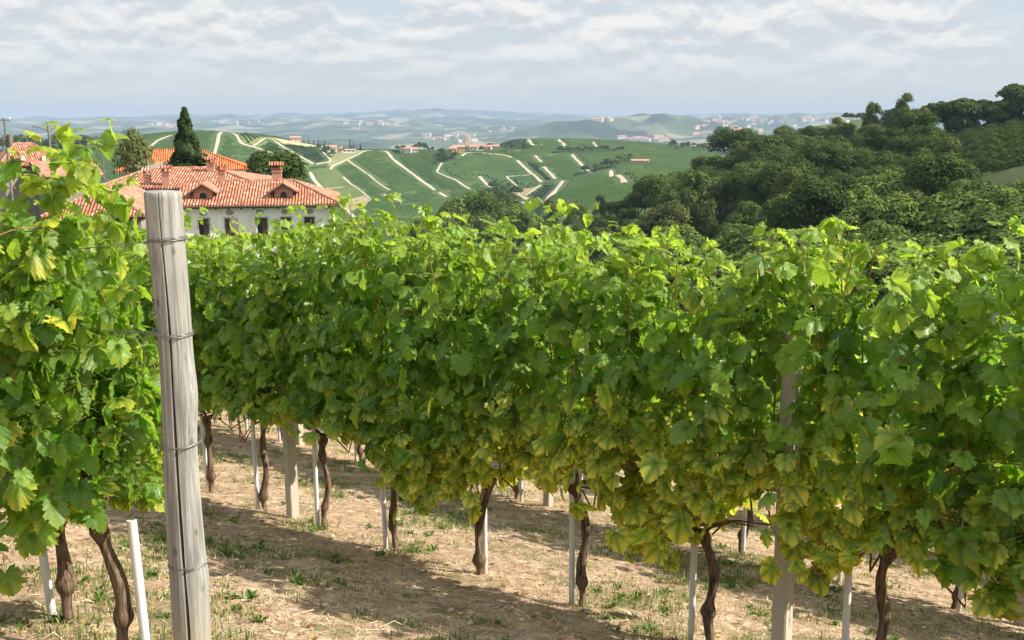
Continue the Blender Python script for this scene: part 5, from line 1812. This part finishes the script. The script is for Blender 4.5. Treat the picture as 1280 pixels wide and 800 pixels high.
# windows with shutters on the upper floor, oval vents above
for i, (x, op) in enumerate([(-4.05, 1), (-1.95, 0), (.62, 1), (2.55, 0), (4.45, 1), (-6.0, 0)]):
    f_ = MB()
    f_.box((x - .46, .07, -1.78), (.10, .14, 1.66)); f_.box((x + .46, .07, -1.78), (.10, .14, 1.66)); f_.box((x, .06, -.96), (1.0, .16, .10)); f_.box((x, .04, -2.62), (1.12, .24, .09))
    wnd = f_.build('window', m_frame, house)
    p_ = MB(); p_.box((x, .085, -1.79), (.82, .03, 1.56)); p_.build('pane', m_glass, wnd)
    b_ = MB(); b_.box((x, .055, -1.79), (.05, .05, 1.56)); b_.box((x, .055, -1.5), (.82, .045, .04)); b_.build('glazing_bar', m_dkwood, wnd)
    for s in (-1, 1):
        h_ = MB()
        if op:
            h_.box((x + s * .23, .02, -1.79), (.40, .04, 1.54))
            if s < 0: continue
        else:
            h_.box((x + s * .22, .02, -1.79), (.41, .04, 1.54))
        for q in range(12): h_.box((x + s * .225, -.005, -2.46 + q * .122), (.34, .022, .03))
        h_.build('shutter', m_dkwood, wnd)
    # ground floor twin
    f_ = MB(); f_.box((x, .06, -5.2), (1.05, .16, 1.7)); w2 = f_.build('window', m_frame, house)
    p_ = MB(); p_.box((x, -.03, -5.2), (.82, .04, 1.5)); p_.build('pane', m_glass, w2)
for x in (-6.1, -4.05, -1.95, .45, 2.5, 4.5):
    V = []
    for k_ in range(20):
        a = k_ / 20 * 6.2832
        V.append((x + .33 * math.cos(a), .075, -.56 + .215 * math.sin(a)))
    for k_ in range(20):
        a = k_ / 20 * 6.2832
        V.append((x + .27 * math.cos(a), .055, -.56 + .165 * math.sin(a)))
    V.append((x, .062, -.56)); V = np.array(V)
    F4 = np.array([(k_, (k_ + 1) % 20, 20 + (k_ + 1) % 20, 20 + k_) for k_ in range(20)]); F3 = np.array([(20 + k_, 20 + (k_ + 1) % 20, 40) for k_ in range(20)])
    link('oval_vent', mesh('oval_vent', V, [F4, F3], False, mats=[m_vent]), house)
# dormers
for x in (-4.1, 2.4):
    b_ = MB(); b_.box((x, 1.75, .75), (1.5, 1.7, .95)); b_.prism([(x - .75, .92, 1.2), (x + .75, .92, 1.2), (x, .92, 1.68)], (0, 1.5, 0))
    d_ = b_.build('dormer', m_brick, house)
    r_ = MB()
    r_.prism([(x - 1.2, .45, .98), (x, .45, 1.74), (x, 4.2, 1.74), (x - 1.2, 3.2, .98)], (0, 0, .12)); r_.prism([(x, .45, 1.74), (x + 1.2, .45, .98), (x + 1.2, 3.2, .98), (x, 4.2, 1.74)], (0, 0, .12))
    r_.build('dormer_roof', m_tileS, d_)
    k_ = MB(); k_.prism([(x - 1.18, .5, .88), (x, .5, 1.64), (x, .5, 1.74), (x - 1.18, .5, .98)], (0, .12, 0)); k_.prism([(x, .5, 1.64), (x + 1.18, .5, .88), (x + 1.18, .5, .98), (x, .5, 1.74)], (0, .12, 0)); k_.build('bargeboard', m_dkwood, d_)
    V = [(x, .888, .42)] + [(x + .27 * math.cos(a), .888, .80 + .24 * math.sin(a)) for a in np.linspace(0, math.pi, 9)]
    V = [(x - .27, .888, .42), (x + .27, .888, .42)] + V[1:]
    w_ = MB(); ce = (x, .888, .7); V2 = np.array(V + [ce]); n_v = len(V)
    w_.add(V2, [(i, (i + 1) % n_v, n_v) for i in range(n_v)]); w_.build('dormer_window', m_glass, d_)
small_chimney(house, 1.65, 5.1, 1.75, .8, .95, m=m_brick)
small_chimney(house, -7.6, 4.9, 1.75, .6, .75); small_chimney(house, -3.0, 5.0, 1.75, .6, .85); small_chimney(house, -4.5, 9.9, 2.3, .6, .7); small_chimney(house, -9.2, 5.2, 1.7, .55, .6)

# grey parapet terrace behind the farmhouse roof
q = at_r(211, 203, 107)
an = empty('terrace_annex', q, -azx(211) - R_(3), 'low grey flat-topped annex with a pale parapet between two terracotta roofs', 'annex')
b_ = MB(); b_.box((0, 2.5, -7.3), (7.7, 4.8, 13.6)); b_.build('wall', m_stone, an)
b_ = MB(); b_.box((0, .1, -.22), (8.0, .35, .36)); b_.box((3.8, 2.6, -.22), (.34, 4.6, .36)); b_.build('parapet', m_frame, an)
# villa with the bright new roof
q = at_r(235, 213, 116)
vi = empty('villa', q, -azx(235) - R_(2), 'villa with a bright orange new tiled hip roof behind the old farmhouse', 'house')
b_ = MB(); b_.box((-.4, 5, -6.05), (12.6, 9, 12)); b_.build('wall', m_plaster, vi)
rf, rs_ = roof_planes(-7.4, 6.6, -.6, 10.6, 0, 1.95, -3.5, 1.4, 5, True)
R4 = rf.build('roof', m_tileN, vi); [h.build('hip', m_tileNS, R4) for h in rs_]
cp = MB(); ridge_caps(cp, [((-3.5, 5, 2.1), (1.4, 5, 2.1)), ((1.4, 5, 2.1), (6.6, -.6, .15)), ((-7.4, -.6, .15), (-3.5, 5, 2.1))], .1); cp.build('ridge_tiles', m_tileN, R4)
b_ = MB(); b_.box((-.4, -.45, -.12), (13.8, .2, .14)); b_.build('eave', m_frame, vi)
b_ = MB(); b_.box((2.8, .2, -1.6), (.9, .3, 1.3)); b_.box((5.0, .2, -1.6), (.9, .3, 1.3)); b_.build('window', m_glass, vi)
# left neighbour: two stepped roofs
q = at_r(45, 207, 120)
ne = empty('neighbour_house', q, -azx(45) + R_(12), 'house at the far left with two stepped salmon-red tiled roofs behind the vine leaves', 'house')
b_ = MB(); b_.box((-.2, 3.6, -5.0), (6.0, 7.0, 9.9)); b_.build('wall', m_stone, ne)
rf, rs_ = roof_planes(-3.7, 3.3, -.4, 7.6, 0, 2.15, -1.2, .6, 3.6, True)
R5 = rf.build('roof', m_tile, ne); [h.build('hip', m_tileS, R5) for h in rs_]
cp = MB(); ridge_caps(cp, [((-1.2, 3.6, 2.3), (.6, 3.6, 2.3)), ((.6, 3.6, 2.3), (3.3, -.4, .15)), ((-3.7, -.4, .15), (-1.2, 3.6, 2.3))]); cp.build('ridge_tiles', m_tileS, R5)
b_ = MB(); b_.box((2.6, -2.0, -5.5), (5.6, 4.0, 9.0)); b_.build('wall', m_stone, ne)
b_ = MB(); b_.prism([(-.6, -4.3, -1.0), (5.8, -4.3, -1.0), (5.8, .0, .35), (-.6, .0, .35)], (0, 0, .14)); b_.build('roof', m_tileS, ne)
b_ = MB(); b_.box((-1.2, .3, .8), (.4, .5, .5)); b_.box((.9, .3, .75), (.4, .5, .5)); b_.build('roof_vent', m_frame, ne)

# ------------------------------------------------------------------ trees by the houses
CYP = tree_meshes(91, 20, 6.4, 15000, .22, m_cypress, 'cone')
q = at_r(230, 135, 103); zg = tz(q[0], q[1])
put_tree(CYP, q[0], q[1], zg, 1.35 * (q[2] - zg) / 20.0, .4, 'cypress_tree', 'tall dark pointed cypress standing between the farmhouse and the orange-roofed villa', 'tree', None, (q[2] - zg) / 20.0)
EVG = tree_meshes(92, 16, 8.2, 11000, .20, m_dark, 'round', .3)
q = at_r(344, 189, 108); zg = tz(q[0], q[1]); s_ = (q[2] - zg) / 15.2
put_tree(EVG, q[0], q[1], zg, s_, 1.0, 'evergreen_tree', 'dark bushy evergreen with lumpy crown behind the brick chimney of the farmhouse', 'tree', None, s_)
BR = tree_meshes(93, 15, 8, 6000, .20, m_olive, 'round', .3)
q = at_r(165, 161, 100); zg = tz(q[0], q[1]); s_ = (q[2] - zg) / 14.4
put_tree(BR, q[0], q[1], zg, s_ * .40, 2.0, 'broadleaf_tree', 'brownish-green tree half hidden behind the top of the near left vines', 'tree', None, s_)


# ------------------------------------------------------------------ poles
def pole(px_, ytop, r_, label, kind):
    q = at_r(px_, ytop, r_); zg = tz(q[0], q[1])
    o = empty('utility_pole', (q[0], q[1], zg), .3, label, 'pole')
    h_ = q[2] - zg
    b_ = MB(); b_.tube([(0, 0, -.3), (0, 0, h_)], [.16, .10] if kind != 'thin' else [.07, .05], 10); b_.build('shaft', m_pole, o)
    if kind == 'power':
        b_ = MB(); b_.box((0, 0, h_ - .25), (1.1, .12, .12)); b_.box((.15, 0, h_ - 1.9), (.9, .3, .5)); b_.build('crossarm', m_pole, o)
        for x in (-.5, 0, .5):
            i_ = MB(); i_.tube([(x, 0, h_ - .19), (x, 0, h_ - .08), (x, 0, h_ + .06)], [.035, .08, .05], 8); i_.build('insulator', m_white, o)
        t_ = MB(); t_.tube([(.35, -.1, h_ - 2.6), (.35, -.1, h_ - 1.6)], .2, 10); t_.build('transformer', m_pole, o)
    elif kind == 'arms':
        for s in (-1, 1):
            b_ = MB(); b_.tube([(0, 0, h_ - .5), (s * .5, 0, h_ - .25), (s * 1.0, 0, h_ - .1)], .05, 6); b_.box((s * 1.15, 0, h_ - .08), (.45, .18, .12)); b_.build('lamp_arm', m_pole, o)
    elif kind == 'box':
        b_ = MB(); b_.box((0, -.1, h_ - .55), (.5, .3, .95)); b_.build('lamp_box', m_pole, o)
    return o


pole(5, 147, 110, 'grey utility pole with crossarm and insulators at the far left edge', 'power')
pole(60, 157, 104, 'double-armed street lamp pole rising behind the left vines', 'arms')
pole(126, 168, 108, 'thin grey pole just left of the topmost near vine shoot', 'thin')
pole(33, 172, 130, 'thin faint pole behind the left neighbour house roof', 'thin')
pole(292, 270, 66, 'grey post with a box standing before the white farmhouse wall', 'box')

# ------------------------------------------------------------------ houses on the valley hill and far villages
m_wallc = []
for nm, c_ in (("cream_plaster", (.66, .60, .50)), ("pink_plaster", (.60, .44, .36)), ("ochre_plaster", (.58, .42, .22)), ("pale_plaster", (.74, .71, .66))):
    m, g = mat(nm); g.out(g.bsdf(g.mix(g.noise(g.obj(), 1.2, 4, .6), c_, tuple(x * .8 for x in c_)), .95, .1)); m_wallc.append(m)
m_rroof, g = mat("faded_red_roof"); g.out(g.bsdf(g.mix(g.noise(g.obj(), 1.5, 4, .6), (.34, .17, .115), (.47, .28, .205)), .95, .1))


def gable(w_, d_, h_, rh):
    a = MB(); a.box((0, 0, h_ / 2 - 1), (w_, d_, h_ + 2)); a.add([(-w_ / 2, -d_ / 2, h_), (-w_ / 2, d_ / 2, h_), (-w_ / 2, 0, h_ + rh - .05), (w_ / 2, -d_ / 2, h_), (w_ / 2, d_ / 2, h_), (w_ / 2, 0, h_ + rh - .05)], [(0, 2, 1), (3, 4, 5)])
    r_ = MB(); e = .5
    r_.prism([(-w_ / 2 - e, -d_ / 2 - e, h_ - .1), (w_ / 2 + e, -d_ / 2 - e, h_ - .1), (w_ / 2 + e, 0, h_ + rh), (-w_ / 2 - e, 0, h_ + rh)], (0, 0, .25))
    r_.prism([(w_ / 2 + e, d_ / 2 + e, h_ - .1), (-w_ / 2 - e, d_ / 2 + e, h_ - .1), (-w_ / 2 - e, 0, h_ + rh), (w_ / 2 + e, 0, h_ + rh)], (0, 0, .25))
    wi = []
    nwi = max(2, int(w_ / 3))
    for k_ in range(nwi):
        for z in ([h_ * .3, h_ * .72] if h_ > 4.5 else [h_ * .5]): wi.append(MB().box((-w_ / 2 + (k_ + .5) * w_ / nwi, -d_ / 2 - .02, z), (.9, .1, 1.2)))
    return a, r_, wi


def hill_house(px_, py_, dim, wm, rz, label, rmin=420, group=None, win=True):
    x_, y_, z_ = hit(px_, py_, r0=rmin, r1=1500)
    o = empty('hill_house', (x_, y_, z_), -azx(px_) + rz, label, 'house', group)
    dim = (dim[0] * .72, dim[1] * .8, dim[2] * .72, dim[3] * .75)
    a, r_, wi = gable(*dim)
    wo_ = a.build('wall', m_wallc[wm], o); r_.build('roof', m_rroof, o)
    for q in (wi if win else []): q.build('window', m_glass, wo_)
    return o


for args in [
    (414, 190, (13, 8, 5.5, 2.2), 0, .2, 'cream lone farmhouse among trees on the left shoulder of the valley hill'),
    (424, 190.5, (9, 7, 4.5, 1.8), 1, -.2, 'pinkish outbuilding just right of the lone hill farmhouse'),
    (436, 191, (16, 6, 3, 1.2), 3, .1, 'long low pale shed right of the lone hill farmhouse'),
    (369, 173.5, (14, 8, 5, 2), 1, .1, 'pink house alone on the valley hill crest left of the cypress row'),
    (505, 191, (9, 8, 5, 2.2), 1, .3, 'small reddish house at the left end of the hamlet on the crest'),
    (510, 191.5, (10, 8, 6, 2.3), 3, -.2, 'white house with red roof at the left end of the hill hamlet'),
    (518, 191, (9, 7, 5, 2), 0, .1, 'cream house next to the white red-roofed one in the hill hamlet'),
    (566, 191.5, (10, 8, 6, 2), 1, .1, 'pink house left of the long ochre house in the hamlet'),
    (573, 191, (16, 9, 7.5, 2.2), 2, .05, 'long ochre yellow house with orange roof in the hamlet centre'),
    (592, 189, (11, 8, 6, 2.2), 3, -.1, 'pale house right of the hamlet bell tower'),
    (599, 189, (9, 8, 5, 2), 0, .3, 'cream house second to the right of the bell tower'),
    (609, 188.5, (12, 8, 5.5, 2), 1, -.2, 'pinkish house towards the right end of the hamlet'),
    (618, 187.5, (15, 8, 5.5, 2.2), 1, .1, 'long pink house at the right end of the hamlet'),
    (800, 204, (22, 9, 3.2, 1.6), 0, .05, 'long low barn with salmon roof on the near spur before the wood'),
]:
    hill_house(*args)
x_, y_, z_ = hit(583.5, 189, r0=420, r1=1500)
tw = empty('bell_tower', (x_, y_, z_), .2, 'square pale brick bell tower in the hamlet on the valley hill', 'tower')
b_ = MB(); b_.box((0, 0, 5), (4.2, 4.2, 14)); b_.box((0, 0, 12.1), (4.7, 4.7, .4)); b_.build('shaft', m_wallc[1], tw)
b_ = MB(); b_.box((0, 0, 13.2), (3.6, 3.6, 2.2), taper=.9); b_.build('belfry', m_wallc[1], tw)
b_ = MB(); b_.box((0, 0, 15.0), (4.2, 4.2, 1.4), taper=.1); b_.build('roof', m_rroof, tw)
# white house on the left crest
hill_house(72, 186.5, (13, 9, 11, 2.4), 3, -.1, 'white house with dark red roof on the crest above the left roofs')

FM = []
for i, (w_, d_, h_, rh) in enumerate([(16, 11, 7, 3), (24, 12, 8, 3), (12, 10, 9, 3), (34, 14, 7, 2.5)]):
    for wm in (0, 1, 3):
        a, r_, wi = gable(w_, d_, h_, rh)
        oa = a.build('wall', m_wallc[wm]); ob = r_.build('roof', m_rroof)
        FM.append((oa.data, ob.data)); bpy.data.objects.remove(oa); bpy.data.objects.remove(ob)
rng = np.random.default_rng(31)
CL = [(430, 500, 153, 158, 20, 'pale houses of the far village on the hazy ridge at left centre'), (185, 225, 156, 161, 12, 'house of the far village on the hazy hill behind the cypress'),
      (265, 330, 151, 156, 9, 'house scattered on the far hazy ridge behind the cypress'), (530, 600, 168, 178, 18, 'house of the valley village in the haze behind the hill hamlet'),
      (600, 640, 158, 168, 8, 'house scattered on the hazy slope at the centre'), (880, 1060, 147, 156, 52, 'house of the large far town along the hazy ridge at right'),
      (735, 765, 149, 153, 10, 'building of the hilltop village on the blue ridge at the centre right'), (775, 830, 172, 177, 12, 'pale warehouse on the plain below the blue ridge'), (860, 1000, 158, 170, 22, 'house scattered on the hazy slope below the far town')]
for x0, x1, y0, y1, n_, lb in CL:
    for i in range(n_):
        px_, py_ = rng.uniform(x0, x1), rng.uniform(y0, y1)
        x_, y_, z_ = hit(px_, py_, r0=2700)
        if math.hypot(x_, y_) < 2800: continue
        wd_ = FM[rng.integers(0, len(FM))] if 'warehouse' not in lb else FM[9 + rng.integers(0, 3)]
        o = empty('village_house', (x_, y_, z_), rng.uniform(-.6, .6), lb, 'house', lb.replace('house of', 'houses of').replace('building of', 'buildings of'))
        s_ = rng.uniform(.8, 1.5); o.scale = (s_, s_, s_ * rng.uniform(.9, 1.4))
        link('wall', wd_[0], o); link('roof', wd_[1], o)

# ================================================================== HAZE
m_haze = bpy.data.materials.new("blue_summer_haze"); m_haze.use_nodes = True
g = G(m_haze.node_tree)
pv = g.n('ShaderNodeVolumePrincipled', {'Color': (.43, .555, .74, 1), 'Density': 1.12e-4, 'Anisotropy': 0.0})
g.out(None, pv.outputs[0])
hz_ = MB(); hz_.box((0, 0, (-420 + 45) / 2), (29000, 29000, 465))
hb_ = hz_.build('haze', m_haze)
tag(hb_, 'pale blue summer haze over the valley', 'haze', kind='stuff')
